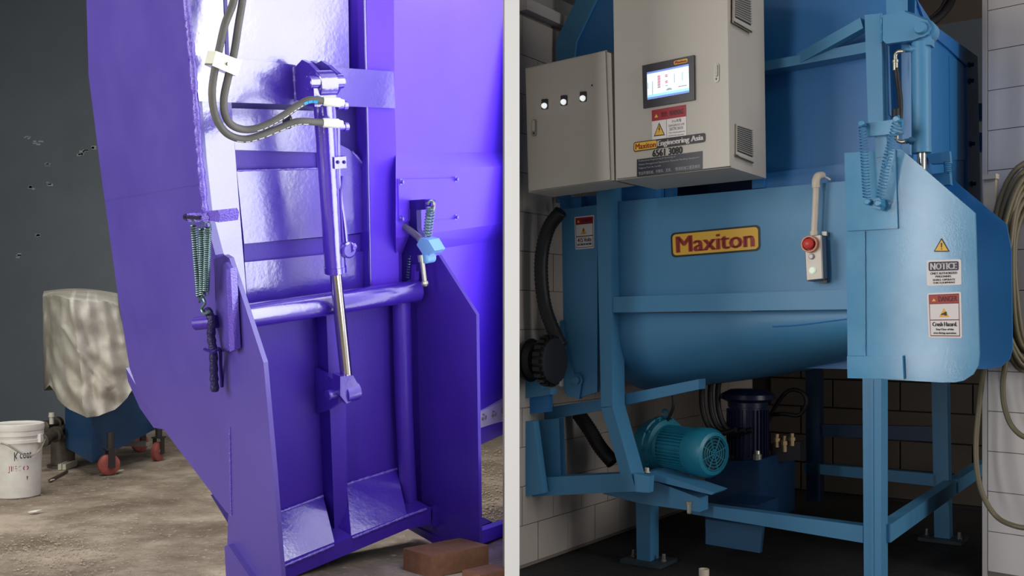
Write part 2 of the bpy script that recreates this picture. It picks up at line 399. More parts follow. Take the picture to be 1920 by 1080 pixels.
slab('stiffener', [(424, 505), (432, 503), (440, 655), (430, 660)], off(S0, 0.055), 0.03, M_PURW, pc)
slab('foot_plate', [(421, 1024), (428, 1022), (470, 1084), (424, 1090)], off(S0, 0.045), 0.05, M_PURL, pc, 0.004)
slab('skid_toe', [(395, 928), (404, 932), (432, 972), (430, 985)], off(S0, -0.02), 0.06, M_PURD, pc)
# weld beads
def bead(name, px, pl, rpx, m=M_PURW, step=3.5):
    P = []
    for (x0, y0), (x1, y1) in zip(px, px[1:]):
        L = math.hypot(x1 - x0, y1 - y0); k = max(1, int(L / step))
        for i in range(k): P.append(on(x0 + (x1 - x0) * i / k, y0 + (y1 - y0) * i / k, pl))
    P.append(on(*px[-1], pl)); rr = [rad(rpx, p) * random.uniform(0.7, 1.25) for p in P]
    return from_bm(name, tube_bm(P, rr, 7), m, pc, smooth=60)
bead('weld_bead', [(344, -40), (349, 0), (362, 130), (375, 300), (385, 396)], F(0.035), 6.5, step=6)
bead('weld_bead', [(431, 800), (434, 965)], off(S0, 0.017), 2.5)
# gate face
slab('upper_plate', [(350, -60), (652, -60), (655, 140), (362, 120)], F(0.02), 0.03, M_PUR, pc)
slab('plate_joint', [(418, -60), (424, -60), (430, 110), (424, 110)], F(0.024), 0.006, M_PURD, pc, 0)
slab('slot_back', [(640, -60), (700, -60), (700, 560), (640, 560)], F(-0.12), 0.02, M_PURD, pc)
slab('crossbeam', [(362, 103), (440, 109), (550, 121), (738, 134), (741, 203), (640, 199), (373, 190)], F(0.045), 0.05, M_PUR, pc, 0.006, label='horizontal box beam carrying the cylinder')
bead('weld_bead', [(551, 122), (555, 190)], F(0.047), 3.5)
slab('channel_flange', [(366, 180), (433, 182), (448, 380), (464, 575), (470, 640), (425, 640), (396, 430)], F(0.0), 0.10, M_PUR, pc)
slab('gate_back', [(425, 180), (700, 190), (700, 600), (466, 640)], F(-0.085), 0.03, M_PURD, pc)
for pts in ([(434, 203), (590, 208), (600, 286), (441, 281)], [(444, 320), (600, 316), (606, 444), (458, 457)], [(459, 492), (640, 474), (690, 470), (692, 560), (466, 592)],
            [(596, 250), (655, 280), (685, 312), (687, 435), (604, 446)]):
    slab('gate_panel', pts, F(-0.045), 0.05, M_PUR, pc, 0.004)
slab('gate_rib', [(440, 281), (600, 284), (660, 300), (660, 318), (442, 320)], F(-0.066), 0.03, M_PURS, pc)
slab('gate_rib', [(457, 457), (640, 443), (690, 436), (690, 470), (459, 492)], F(-0.066), 0.03, M_PURS, pc)
bead('weld_bead', [(660, 284), (685, 312), (687, 432)], F(-0.043), 2.5)
bead('weld_bead', [(444, 320), (596, 316)], F(-0.043), 2)
slab('guide_channel', [(686, -60), (738, -60), (740, 200), (746, 380), (748, 545), (696, 545), (690, 200)], F(0.02), 0.14, M_PURV, pc)
tube('guide_edge', ons([(682, -60), (686, 130), (690, 300), (695, 540)], F(0.022)), 0.007, M_PUR, pc, k=2)
# container side behind
slab('container_side', [(738, -60), (950, -60), (950, 742), (890, 776), (790, 825), (778, 545), (742, 540)], C0, 0.04, M_PURV, pc)
def on3(p, q): return p + cn_ * q
TL, TR = on(742, 285, C0), on(950, 286, C0); BL, BR = on(742, 478, C0), on(950, 448, C0)
ml, mr = on(742, 318, off(C0, .06)), on(950, 312, off(C0, .06)); kl, kr = on(742, 446, off(C0, .06)), on(950, 418, off(C0, .06))
bm = bmesh.new(); A = [bm.verts.new(p) for p in (TL, ml, kl, BL)]; B = [bm.verts.new(p) for p in (TR, mr, kr, BR)]
for i in range(4): bm.faces.new((A[i], A[(i + 1) % 4], B[(i + 1) % 4], B[i]))
bm.faces.new(A); bm.faces.new(B[::-1])
from_bm('side_rib', bm, M_PURV, pc)
cp = slab('cover_plate', [(747, 336), (857, 334), (857, 408), (749, 416)], off(C0, 0.068), 0.008, M_PURV, pc, 0.002)
for px, py in ((751, 341), (854, 336), (854, 407), (751, 410)):
    bolt('rivet', on(px, py, off(C0, 0.068)), cn_, 0.011, 0.014, M_PUR, cp)
slab('sealing_strip', [(890, 779), (950, 747), (950, 786), (893, 805)], off(C0, 0.02), 0.03, mat('white_sealing_strip', 'f2f0f2', 0.4), pc, 0.003, label='white bolted strip under the container side')
for px, py in ((905, 782), (924, 776), (942, 769)):
    bolt('strip_bolt', on(px, py, off(C0, 0.02)), cn_, 0.016, 0.02, M_ZINC, pc)
slab('container_rail', [(890, 806), (950, 788), (950, 812), (892, 838)], off(C0, 0.01), 0.08, M_PURV, pc)
# crossbar and lower gate
p0, p1 = on(455, 594, F(0.10)), on(782, 545, F(0.10))
lathe('crossbar', p0, p1 - p0, [(0, 0.058), ((p1 - p0).length, 0.058)], M_PUR, pc, 24, label='round purple crossbar between the guard plates')
slab('lower_plate', [(462, 590), (780, 540), (785, 985), (522, 1072)], F(-0.03), 0.04, M_PURS, pc)
slab('centre_rib', [(612, 590), (646, 588), (652, 1000), (628, 1012)], F(0.07), 0.10, M_PURS, pc, 0.004)
tube('side_post', ons([(752, 560), (757, 760), (768, 975)], F(0.05)), 0.048, M_PURS, pc, seg=16, k=3)
slab('bottom_rail', [(520, 1062), (640, 1014), (764, 966), (808, 952), (808, 984), (764, 992), (640, 1044), (526, 1092)], F(0.205), 0.235, M_PURS, pc, 0.005)
for pts in ([(521, 962), (606, 930), (628, 1020), (524, 1062)], [(650, 908), (744, 879), (763, 966), (659, 1008)]):
    P = [on(*pts[0], F(-0.02)), on(*pts[1], F(-0.02)), on(*pts[2], F(0.20)), on(*pts[3], F(0.20))]
    bm = bmesh.new(); A = [bm.verts.new(p) for p in P]; B = [bm.verts.new(p - n_ * q) for p, q in zip(P, (.02, .02, .22, .22))]
    bm.faces.new(A); bm.faces.new(B[::-1])
    for i in range(4): bm.faces.new((A[i], B[i], B[(i + 1) % 4], A[(i + 1) % 4]))
    bevel(bm, .002); from_bm('gusset_patch', bm, M_PUR, pc)
bead('weld_bead', [(521, 962), (606, 930)], F(-0.018), 3); bead('weld_bead', [(650, 908), (744, 879)], F(-0.018), 3)
bead('weld_bead', [(526, 1064), (626, 1022)], F(0.207), 3); bead('weld_bead', [(660, 1009), (763, 967), (800, 954)], F(0.207), 3)
# right guard plate (inner face towards the camera)
G0 = plane(on(776, 560, F(0.0)), s_)
slab('guard_plate', [(752, 520), (806, 484), (822, 478), (893, 590), (896, 800), (900, 1062), (856, 1046), (806, 1005), (760, 985)], G0, 0.02, M_PURS, pc, 0.004, label='right guard plate seen from its inner side')
slab('plate_foot', [(806, 1000), (856, 1040), (856, 1050), (806, 1015), (762, 990), (766, 982)], off(G0, 0.01), 0.05, M_PURS, pc)
slab('latch_stop', [(802, 952), (812, 954), (810, 992), (796, 990)], off(G0, 0.05), 0.05, M_PURS, pc)
bar('base_rail', at(884, 1010, 5.75), at(956, 985, 6.25), .07, .075, M_PURV, pc, .004)
slab('rail_block', [(904, 985), (922, 978), (924, 992), (904, 1000)], F(-0.05), 0.08, M_PURD, pc)
# lower clevis
def lug(name, pts_px, pl, t, parent, m=M_PUR): return slab(name, pts_px, pl, t, m, parent, 0.005)
lp = plane(on(616, 740, F(0.10)), s_)
lug('clevis_lug', [(578, 694), (592, 690), (626, 712), (638, 734), (634, 756), (614, 770), (596, 776), (576, 740)], lp, 0.022, pc)
pp = on(614, 741, off(lp, 0.05)); lathe('clevis_pin', pp, -s_, [(0, 0.022), (0.004, 0.026), (0.14, 0.026), (0.145, 0.022)], M_PUR, pc, 18)
# upper clevis on the crossbeam
up_ = plane(on(585, 150, F(0.20)), s_)
lug('clevis_lug', [(551, 128), (566, 112), (578, 118), (600, 140), (604, 165), (594, 182), (570, 190), (556, 188)], up_, 0.022, pc)
up2 = off(up_, -0.14)
lug('clevis_lug', [(588, 122), (602, 114), (614, 122), (634, 140), (636, 160), (626, 178), (606, 182)], up2, 0.022, pc)
pp = on(576, 155, off(up_, 0.06)); lathe('clevis_pin', pp, -s_, [(0, 0.025), (0.005, 0.03), (0.185, 0.03), (0.19, 0.026)], M_PUR, pc, 18)
# ------------------------------------------------ hydraulic cylinder
A0, A1 = on(608, 195, F(0.24)), on(629, 512, F(0.22))
cy = root('hydraulic_cylinder', A1, 'purple hydraulic cylinder with polished rod hanging from purple crossbeam', 'cylinder')
ax = (A1 - A0)
Lc = ax.length; r0 = rad(21, A0)
lathe('barrel', A0, ax, [(0, r0 * .9), (0.005, r0), (Lc - .035, r0), (Lc - .034, r0 * 1.06), (Lc - .004, r0 * 1.06), (Lc, r0 * .95)], M_PUR, cy, 32)
R1 = on(649, 702, F(0.20))
lathe('rod', A1, R1 - A1, [(-.02, rad(11.5, A1)), ((R1 - A1).length + .02, rad(11.5, A1))], M_STEEL, cy, 24, label='polished steel rod')
e0 = on(605, 158, F(0.23)); lathe('cylinder_eye', e0 + s_ * 0.045, -s_, [(0, .055), (.004, .062), (.09, .062), (.094, .055)], M_PUR, cy, 24)
slab('eye_neck', [(588, 160), (628, 160), (632, 200), (590, 200)], F(0.27), 0.07, M_PUR, cy, 0.01)
e1 = on(656, 735, F(0.20)); lathe('rod_eye', e1 + s_ * 0.04, -s_, [(0, .042), (.004, .05), (.078, .05), (.082, .042)], M_PUR, cy, 24)
slab('rod_clevis', [(638, 706), (662, 704), (674, 725), (672, 745), (650, 757), (638, 742)], F(0.235), 0.07, M_PUR, cy, 0.012)
# transfer pipe beside the barrel
tube('oil_pipe', [on(x, y, F(0.27)) for x, y in ((634, 238), (635, 300), (638, 360), (645, 410), (650, 455))], 0.009, M_PUR, cy, seg=8)
tube('oil_pipe', [on(x, y, F(0.275)) for x, y in ((642, 330), (638, 365), (641, 420), (643, 455))], 0.006, M_PURS, cy, seg=8)
pcx = slab('pipe_clamp', [(627, 295), (649, 293), (650, 315), (628, 317)], F(0.30), 0.04, M_PUR, cy, 0.004)
for px in (633, 645): bolt('clamp_screw', on(px, 304, F(0.30)), n_, 0.006, 0.008, M_PURD, pcx)
lathe('port_block', on(644, 466, F(0.235)), n_, [(0, .04), (.05, .04), (.056, .032)], M_PUR, cy, 20)
bolt('port_nut', on(655, 464, F(0.28)), (a_ - n_ * .2), 0.018, 0.03, M_PUR, cy)
for (px, py) in ((640, 198), (642, 238)):
    lathe('hose_port', on(px - 8, py, F(0.25)), a_, [(0, .018), (.03, .018), (.031, .022), (.05, .022)], M_PUR, cy, 12)
# ------------------------------------------------ hoses
Za = lambda x, y: (320 + x / 3.375, y / 3.375)
HA = [(410, -150), (400, 0), (345, 150), (312, 290), (278, 450), (262, 600), (285, 740), (350, 840), (450, 880), (560, 862), (680, 815), (760, 782), (830, 768), (968, 776)]
HB = [(470, -150), (455, 0), (430, 150), (402, 330), (366, 480), (337, 620), (343, 720), (385, 790), (470, 820), (580, 802), (700, 740), (800, 672), (880, 632), (972, 640)]
def hose(P, q, lab):
    pts = []
    for i, (x, y) in enumerate(P):
        qq = q if i < 9 else q + 0.11 * (i - 8) / 5
        pts.append(on(*Za(x, y), F(qq)))
    sp = smooth_path(pts, 8); r = rad(7.3, pts[4])
    o = from_bm('hydraulic_hose', tube_bm(sp, r, 12), M_HOSEG, None, smooth=50)
    tag(o, lab, 'hose', 'grey hydraulic hoses on the purple compactor')
    e = pts[-1]; d = (pts[-1] - pts[-2]).normalized()
    lathe('ferrule', e - d * 0.005, d, [(0, r * 1.15), (.006, r * 1.3), (.075, r * 1.3), (.08, r * 1.0), (.095, r * 0.9)], M_WHITE, o, 14, label='pale metal ferrule')
    return o, sp, r
hA, spA, rA = hose(HA, 0.215, 'grey hydraulic hose running lowest, ending at the lower pale ferrule by the purple cylinder')
hB, spB, rB = hose(HB, 0.225, 'grey hydraulic hose with bright blue bands, ending at the upper pale ferrule')
def marks(o, sp, r, i0, i1, n, m, name, wdt=0.25, side=None):
    bm = bmesh.new(); idx = [i0 + (i1 - i0) * k / n for k in range(n)]
    for q in idx:
        i = int(q); p = sp[i]; d = (sp[i + 1] - sp[i]).normalized(); v = (CAM - p).normalized()
        s = d.cross(v).normalized(); nn = (v - d * v.dot(d)).normalized()
        if side: nn = (nn + s * side * (1 if s.z < 0 else -1)).normalized(); s = d.cross(nn).normalized()
        box_bm(p + nn * r * 0.99, (d, s, nn), ((i1 - i0) / n * (sp[i + 1] - sp[i]).length * 0.36, r * wdt, 0.0008), bm)
    return from_bm(name, bm, m, o)
marks(hA, spA, rA, 62, 100, 26, M_PRINTW, 'printed_lettering', 0.12, 1.2)
marks(hB, spB, rB, 70, 92, 12, M_PRINTW, 'printed_lettering', 0.10, 1.0)
marks(hB, spB, rB, 93, 103, 3, M_BLUEBAND, 'blue_band', 0.40, 0.6)
tie = lathe('cable_tie', on(*Za(732, 768), F(0.245)), a_, [(0, .034), (.012, .034)], M_DARK, None, 16)
tag(tie, 'black cable tie binding the two grey hydraulic hoses', 'cable tie')
hc = slab('hose_clamp', [Za(288, 322), Za(452, 385), Za(428, 468), Za(268, 402)], F(0.265), 0.075, M_WHITE, None, 0.004)
tag(hc, 'pale metal clamp block holding two grey hoses against purple beam', 'clamp')
bolt('clamp_bolt', on(*Za(360, 405), F(0.265)), n_, 0.008, 0.008, M_ZINC, hc)
slab('clamp_lip', [Za(268, 402), Za(428, 468), Za(420, 482), Za(262, 414)], F(0.262), 0.07, M_ZINC, hc, 0.002)
# ------------------------------------------------ springs and rod on the left guard
sl = off(S0, 0.10)
ls = root('spring_latch', on(395, 735, sl), 'dark spring latch with hanging coil springs on the compactor side', 'latch')
z4 = lambda x, y: (320 + x / 3.375, 320 + y / 3.375)
slab('top_bracket', [(384, 396), (408, 394), (412, 402), (410, 417), (386, 412)], off(S0, 0.09), 0.09, M_PURW, ls, 0.003)
lathe('spring_pin', on(349, 407, sl), on(408, 410, sl) - on(349, 407, sl), [(0, .016), (.015, .016), (.016, .010), (.14, .010)], mat('dark_steel_pin', '4b4468', 0.3, 0.6), ls, 12)
for px in (356, 369, 385): lathe('pin_nut', on(px, 408, sl), a_ - n_ * .4, [(0, .022), (.02, .022)], M_PURW, ls, 6)
for t0, t1 in ((z4(143, 345), z4(180, 800)), (z4(195, 365), z4(200, 790)), (z4(235, 360), z4(222, 760))):
    spring('coil_spring', on(*t0, sl), on(*t1, sl), 0.0140, 0.0030, 32, M_SPRING, ls)
    tube('spring_core', [on(*t0, sl), on(*t1, sl)], .009, M_BLK, ls, seg=8, k=0)
tube('spring_hook', [on(x, y, sl) for x, y in ((379, 556), (384, 568), (378, 578), (383, 588), (392, 584))], 0.007, M_SPRING, ls, seg=8)
lathe('pivot_pin', on(366, 607, off(S0, .10)), on(396, 604, off(S0, .06)) - on(366, 607, off(S0, .10)), [(0, .026), (.004, .03), (.12, .03)], M_PURS, ls, 18)
tube('chain_rod', [on(x, y, off(S0, .075)) for x, y in ((388, 580), (397, 600), (396, 630), (400, 660), (401, 700), (403, 733))], [0.017 + 0.002 * ((i * 7) % 3) for i in range(31)], mat('dark_blue_painted_rod', '2a2458', 0.3, bump=0.8, bscale=90), ls, seg=12)
tube('rod_guide', [on(x, y, off(S0, q)) for x, y, q in ((384, 655, .09), (400, 660, .10), (412, 655, .05), (414, 690, .03), (416, 725, .02))], 0.008, M_PURD, ls, seg=8)
# ------------------------------------------------ latch on the right guard
gq = off(G0, 0.05)
rl = root('gate_latch', on(790, 530, gq), 'gate latch with light blue block, chrome handle and spring on right guard', 'latch')
slab('t_bracket', [(748, 377), (796, 374), (797, 393), (781, 394), (782, 430), (800, 470), (775, 520), (746, 540), (745, 436), (765, 430), (764, 396), (748, 396)], off(G0, 0.06), 0.03, M_PURD, rl)
slab('bracket_end', [(796, 374), (808, 376), (808, 392), (797, 393)], off(G0, 0.07), 0.03, M_PURS, rl)
slab('notched_block', [(749, 394), (765, 393), (765, 412), (749, 414)], off(G0, 0.075), 0.03, M_PURS, rl)
spring('coil_spring', on(808, 388, off(G0, .10)), on(801, 442, off(G0, .10)), 0.020, 0.005, 10, M_SPRING, rl)
tube('eye_hook', [on(x, y, off(G0, .10)) for x, y in ((800, 382), (808, 377), (814, 383), (812, 394))], 0.006, M_ZINC, rl, seg=8)
tube('lever_rod', [on(x, y, off(G0, .11)) for x, y in ((750, 420), (760, 426), (774, 436), (787, 448))], 0.018, mat('worn_grey_rod', '77727c', 0.35, 0.5), rl, seg=12, k=3)
q2 = [(788, 446), (803, 450), (815, 470), (806, 477), (792, 476), (781, 459)]
slab('latch_block', q2, off(G0, .15), 0.07, M_LBLUE, rl, 0.006, label='light blue block')
slab('block_tail', [(795, 474), (806, 476), (804, 490), (797, 492)], off(G0, .13), 0.03, M_LBLUE, rl)
lathe('block_boss', on(811, 481, off(G0, .09)), s_, [(0, .03), (.05, .03), (.058, .02)], M_LBLUE, rl, 16)
lathe('handle', on(790, 478, off(G0, .14)), on(796, 526, off(G0, .14)) - on(790, 478, off(G0, .14)), [(0, .020), (.035, .020), (.036, .013), (.135, .013), (.137, .018), (.15, .020), (.162, .012)], M_ZINC, rl, 14, label='chrome handle')
spring('coil_spring', on(770, 484, off(G0, .05)), on(767, 524, off(G0, .05)), 0.014, 0.004, 8, M_SPRING, rl)
slab('spring_stop', [(772, 496), (778, 496), (777, 526), (770, 528)], off(G0, .07), 0.03, M_PURS, rl)
# ------------------------------------------------ timber under the machine
ah = Vector((a_.x, a_.y, 0)).normalized(); nh = Vector((ah.y, -ah.x, 0))
tb = box('timber_block', Vector((-0.345, 5.32, 0.055)), (ah, nh, Z), (.19, .12, .055), mat('brown_timber', '8a6448', 0.7, c2='6e4a34', nscale=14, bump=0.3), None, 0.006)
tag(tb, 'brown timber block on the floor under right end of purple compactor', 'timber')
tb2 = box('timber_plank', Vector((-0.13, 5.12, 0.02)), (ah, nh, Z), (.10, .07, .02), MATS['brown_timber'], None, 0.004)
tag(tb2, 'brown plank lying on floor beyond the right guard plate', 'timber')
# ================================================================== cart with its cover, bucket, valve gear
kc = at(172, 868, 8.4); kr = at(300, 800, 9.5); kl = at(122, 838, 8.9); up = Vector((0, 0, 0.53))
ct = root('tank_cart', Vector((kc.x, kc.y + .3, 0)), 'blue steel tank cart on red casters beside purple compactor', 'cart')
kb = kl + (kr - kc)
bm = bmesh.new(); lo = [bm.verts.new(p) for p in (kc, kr, kb, kl)]; hi = [bm.verts.new(p + Z * h) for p, h in ((kc, .5), (kr, .34), (kb, .4), (kl, .5))]
bm.faces.new(lo); bm.faces.new(hi[::-1])
for i in range(4): bm.faces.new((lo[i], hi[i], hi[(i + 1) % 4], lo[(i + 1) % 4]))
bevel(bm, .008); from_bm('tank', bm, M_CART, ct)
slabP = [kc + Vector((0, -.004, .02)), kr + Vector((0, -.004, .02))]
M_CRED = mat('red_polyurethane_wheel', 'b0574c', 0.45, c2='7d4640', nscale=15)
def caster(px, py, D, ang, rr=0.088):
    g = at(px, py, D); g.z = rr
    f = Vector((math.cos(ang), math.sin(ang), 0)); axl = Vector((-f.y, f.x, 0))
    o = lathe('caster_wheel', g - axl * .028, axl, [(0, rr * .55), (.004, rr * .9), (.010, rr), (.046, rr), (.052, rr * .9), (.056, rr * .55)], M_CRED, ct, 26, label='red caster wheel')
    lathe('hub', g - axl * .034, axl, [(0, .02), (.068, .02)], M_SILV, o, 10)
    bm = bmesh.new()
    for s in (-1, 1): box_bm(g + axl * s * .04 + Z * .05 + f * .012, (f, axl, Z), (.028, .004, .075), bm)
    box_bm(g + Z * .128 + f * .015, (f, axl, Z), (.05, .046, .006), bm)
    lathe_bm(g + Z * .13 + f * .015, Z, [(0, .03), (.14, .03)], 14, bm)
    from_bm('fork', bm, mat('dark_caster_fork', '3b3836', 0.5, 0.4), o)
caster(204, 884, 8.5, 0.7); caster(296, 850, 9.35, 1.35); caster(262, 826, 10.0, 1.0)
box('drip_tray', at(222, 832, 9.6), XYZ, (0.28, 0.05, 0.02), mat('pale_tray', 'b9b4a4', 0.6), ct, 0.004)
# cover
def cover():
    bm = bmesh.new(); rnd = random.Random(5)
    cols = [(80, 556, 92, 722, 9.15), (96, 553, 108, 748, 8.85), (114, 556, 132, 768, 8.55), (132, 562, 160, 783, 8.3), (156, 563, 186, 780, 8.38), (180, 563, 214, 768, 8.5), (204, 566, 238, 746, 8.62), (222, 572, 262, 714, 8.8)]
    nv = 44; nu = 6; K = (len(cols) - 1) * nu; G = []
    from mathutils import noise
    for j in range(nv + 1):
        t = j / nv; row = []
        for k in range(K + 1):
            i = min(k // nu, len(cols) - 2); f = (k - i * nu) / nu; cA, cB = cols[i], cols[i + 1]
            tx, ty, bx, by, D = [cA[q] * (1 - f) + cB[q] * f for q in range(5)]
            tt = t
            x = tx + (bx - tx) * (tt ** 1.15); y = ty + (by - ty) * tt
            xx = x; D2 = D + 0.02 * math.sin(k * .9)
            p = at(xx, y, D2)
            nn = noise.noise(Vector((k * .14, j * .13 - k * .08, 1.7))) * .05 + noise.noise(Vector((k * .35, j * .22, 4))) * .02 + 0.05 * math.sin((k * .45 - j * .5)) * max(0, t - .35)
            pk = math.exp(-(((k - 22) / 6.5) ** 4)) * math.exp(-(((t - .52) / .27) ** 4)) * .10
            cr = math.exp(-((k - (12 + 17 * (t - .25) / .5)) / 1.3) ** 2) * .045 * (1 if .25 < t < .8 else 0)
            p = p + Vector((0.2, -1, 0.1)) * (nn - pk + cr) * min(1, j / 3)
            row.append(bm.verts.new(p))
        G.append(row)
    for j in range(nv):
        for k in range(K): bm.faces.new((G[j][k], G[j][k + 1], G[j + 1][k + 1], G[j + 1][k]))
    # top: sags back to a rear edge, then closed behind
    back = [bm.verts.new(at(82 + (221 - 82) * k / K, 546 - 7 * math.sin(math.pi * k / K) + 4 * k / K, 9.75 + .2 * math.sin(math.pi * k / K))) for k in range(K + 1)]
    for k in range(K): bm.faces.new((back[k], back[k + 1], G[0][k + 1], G[0][k]))
    low = [bm.verts.new(Vector((v.co.x, v.co.y, 0.62))) for v in back]
    for k in range(K): bm.faces.new((low[k], low[k + 1], back[k + 1], back[k]))
    for e in (0, K):
        col = [G[j][e] for j in range(nv + 1)]
        bm.faces.new([back[e]] + col + [low[e]])
    return bm
M_TARP = mat('dirty_white_tarpaulin', 'c8c6ba', 0.6, c2='8c8271', nscale=2.4, namt=0.6, bump=0.45, bscale=14)
cv = from_bm('tarpaulin_cover', cover(), M_TARP, None, smooth=75)
tag(cv, 'dirty off-white tarpaulin cover draped over blue tank cart', 'cover')
def coverpatch(pts, name, m, lab=None):
    bm = bmesh.new(); P = [at(x, y, D) for x, y, D in pts]; ext_bm(P, Vector((0, .012, 0)), bm); return from_bm(name, bm, m, cv, label=lab)
# bucket
bk = Vector((at(33, 930, 7.5).x, 7.5, 0)); M_BKT = mat('white_bucket_plastic', 'd6d4cb', 0.4, c2='c2bdb0', nscale=9, bump=0.08)
bu = root('paint_bucket', bk, 'white lidded plastic paint bucket with label on floor by slate wall', 'bucket')
lathe('bucket_body', bk, Z, [(0, .150), (.006, .156), (.40, .168), (.402, .176), (.425, .176), (.427, .170), (.45, .172), (.452, .178), (.49, .178), (.492, .172), (.515, .173)], M_BKT, bu, 40)
lathe('lid', bk + Z * .513, Z, [(-.022, .181), (0, .183), (.022, .181), (.026, .172), (.018, .160), (.02, .0)], M_BKT, bu, 40)
hp = [bk + Vector((math.cos(t) * .184, math.sin(t) * .184, .41 - .10 * math.sin((t + 1.75) / 2.2 * math.pi) ** 2)) for t in [-1.75 + 2.2 * i / 12 for i in range(13)]]
tube('wire_handle', hp, 0.006, M_ZINC, bu, seg=6, k=2)
box('handle_ear', bk + Vector((.18 * math.cos(-.15), .18 * math.sin(-.15), .43)), XYZ, (.014, .02, .03), M_BKT, bu, .003)
def bq(u, v):   # wraps print round the bucket
    a = R(-118 + 92 * u); z = .37 - .36 * v; r = .1665 - .012 * (v) + .0008
    return bk + Vector((math.cos(a) * r, math.sin(a) * r, z))
def bprint(name, items, m):
    bm = bmesh.new()
    for it in items:
        if isinstance(it[0], str):
            s, u0, v0, u1, v1 = it
            cu = bpy.data.curves.new('c', 'FONT'); cu.body = s; cu.size = 1; cu.resolution_u = 2; cu.offset = .015
            tmp = bpy.data.objects.new('t', cu); COL.objects.link(tmp); dg = bpy.context.evaluated_depsgraph_get(); me = bpy.data.meshes.new_from_object(tmp.evaluated_get(dg))
            bpy.data.objects.remove(tmp); bpy.data.curves.remove(cu)
            xs = [v.co.x for v in me.vertices]; ys = [v.co.y for v in me.vertices]
            vs = [bm.verts.new(bq(u0 + (v.co.x - min(xs)) / (max(xs) - min(xs)) * (u1 - u0), v1 - (v.co.y - min(ys)) / (max(ys) - min(ys)) * (v1 - v0))) for v in me.vertices]
            for f in me.polygons: bm.faces.new([vs[i] for i in f.vertices])
        else:
            u0, v0, u1, v1 = it
            q = 6
            for i in range(q):
                bm.faces.new([bm.verts.new(bq(u0 + (u1 - u0) * x / q, v)) for x, v in ((i, v0), (i + 1, v0), (i + 1, v1), (i, v1))])
    return from_bm(name, bm, m, bu)
bprint('label_lettering', [('JIECO', .34, .36, .88, .50)], mat('maroon_print', '8a2a52', .5))
bprint('label_heading', [('K', .50, .08, .62, .26), ('coat', .64, .08, .95, .22)], mat('grey_print', '4a4648', .5))
bprint('label_square', [(.78, .58, .90, .70)], MATS['maroon_print'])
bprint('label_code', [(.02, .88, .22, .98)], mat('pale_grey_print', '9a9a98', .5))
# valve gear behind the bucket
M_GRIME = mat('grimy_brown_metal', '5e554a', 0.5, 0.3, c2='3a332c', nscale=12, bump=0.2)
vg = root('valve_assembly', Vector((at(110, 860, 8.9).x, 8.9, 0)), 'grimy brown valve and pump pipework on floor between bucket and blue cart', 'pump')
for (x0, y0, x1, y1, r, D) in ((78, 826, 100, 816, .062, 8.6), (82, 800, 104, 794, .05, 8.9)):
    p, q = at(x0, y0, D), at(x1, y1, D + .15); lathe('pipe_stub', p, q - p, [(0, r * .8), (.006, r), (.05, r), (.052, r * .7), (.16, r * .7), (.162, r * 1.1), (.20, r * 1.1)], M_GRIME, vg, 20)
lathe('pump_body', Vector((at(118, 840, 9.0).x, 9.0, 0.0)), Z, [(0, .13), (.02, .13), (.022, .10), (.26, .10), (.262, .13), (.29, .13), (.291, .06), (.36, .05)], M_GRIME, vg, 24)
lathe('valve_stem', at(97, 795, 8.85), Z, [(0, .02), (.06, .02), (.062, .028), (.10, .024)], mat('pale_valve_stem', 'b8b3a4', .5), vg, 12)
tube('pipe', [at(110, 812, 8.9), at(124, 800, 9.0), at(134, 830, 9.05), at(130, 860, 9.0)], .025, M_GRIME, vg)
for i, (x0, y0, x1, y1) in enumerate(((112, 860, 132, 851), (120, 866, 142, 857))):
    p, q = at(x0, y0, 8.75), at(x1, y1, 9.0); p.z = q.z = 0.03 + .0 * i
    tag(bar('angle_bar', p, q, .03, .05, mat('pale_grey_bar', 'a8a28f', .5), None, .003), ('pale grey metal bar on floor under the valve pipework, one nearer the slate wall', 'pale grey metal bar on floor under the valve pipework, one nearer the camera')[i], 'bar', 'metal bars beside the cart')
p, q = at(92, 902, 8.1), at(126, 881, 8.6); p.z = q.z = .015
tag(bar('steel_rod', p, q, .018, .018, M_GRIME, None, .003), 'thin rusty rod lying on floor between bucket and cart', 'rod')
# crumbs and sawdust on the concrete
db = bmesh.new(); rnd = random.Random(11)
def crumb(p, s):
    bmesh.ops.create_icosphere(db, subdivisions=1, radius=1, matrix=Matrix.Translation(p) @ Matrix.Diagonal((s * rnd.uniform(.6, 1.6), s * rnd.uniform(.6, 1.6), s * rnd.uniform(.25, .6), 1)))
for k in range(900):
    px = rnd.uniform(20, 420); py = rnd.uniform(885, 1080)
    if px > 150 + (py - 860) * 1.2 and rnd.random() < .5: continue
    D = 1.3 * FPX / (py - HZ); crumb(Vector(((px - 960) / FPX * D, D, .004)), rnd.choice((.0015, .002, .0025, .003, .005)))
for k in range(1100):
    px = rnd.gauss(110, 75); py = rnd.gauss(1035, 26); D = 1.3 * FPX / (py - HZ); crumb(Vector(((px - 960) / FPX * D, D, .006)), rnd.choice((.002, .003, .004, .006)))
for k in range(700):
    px = rnd.uniform(880, 944); py = rnd.uniform(840, 985); D = 1.3 * FPX / (py - HZ); crumb(Vector(((px - 960) / FPX * D, D, .006)), rnd.choice((.005, .007, .010)))
tag(from_bm('floor_debris', db, mat('sandy_debris', '998b77', .85, c2='b5a792', nscale=40), None), 'sandy crumbs and dust scattered over the concrete floor', 'debris', kind='stuff')
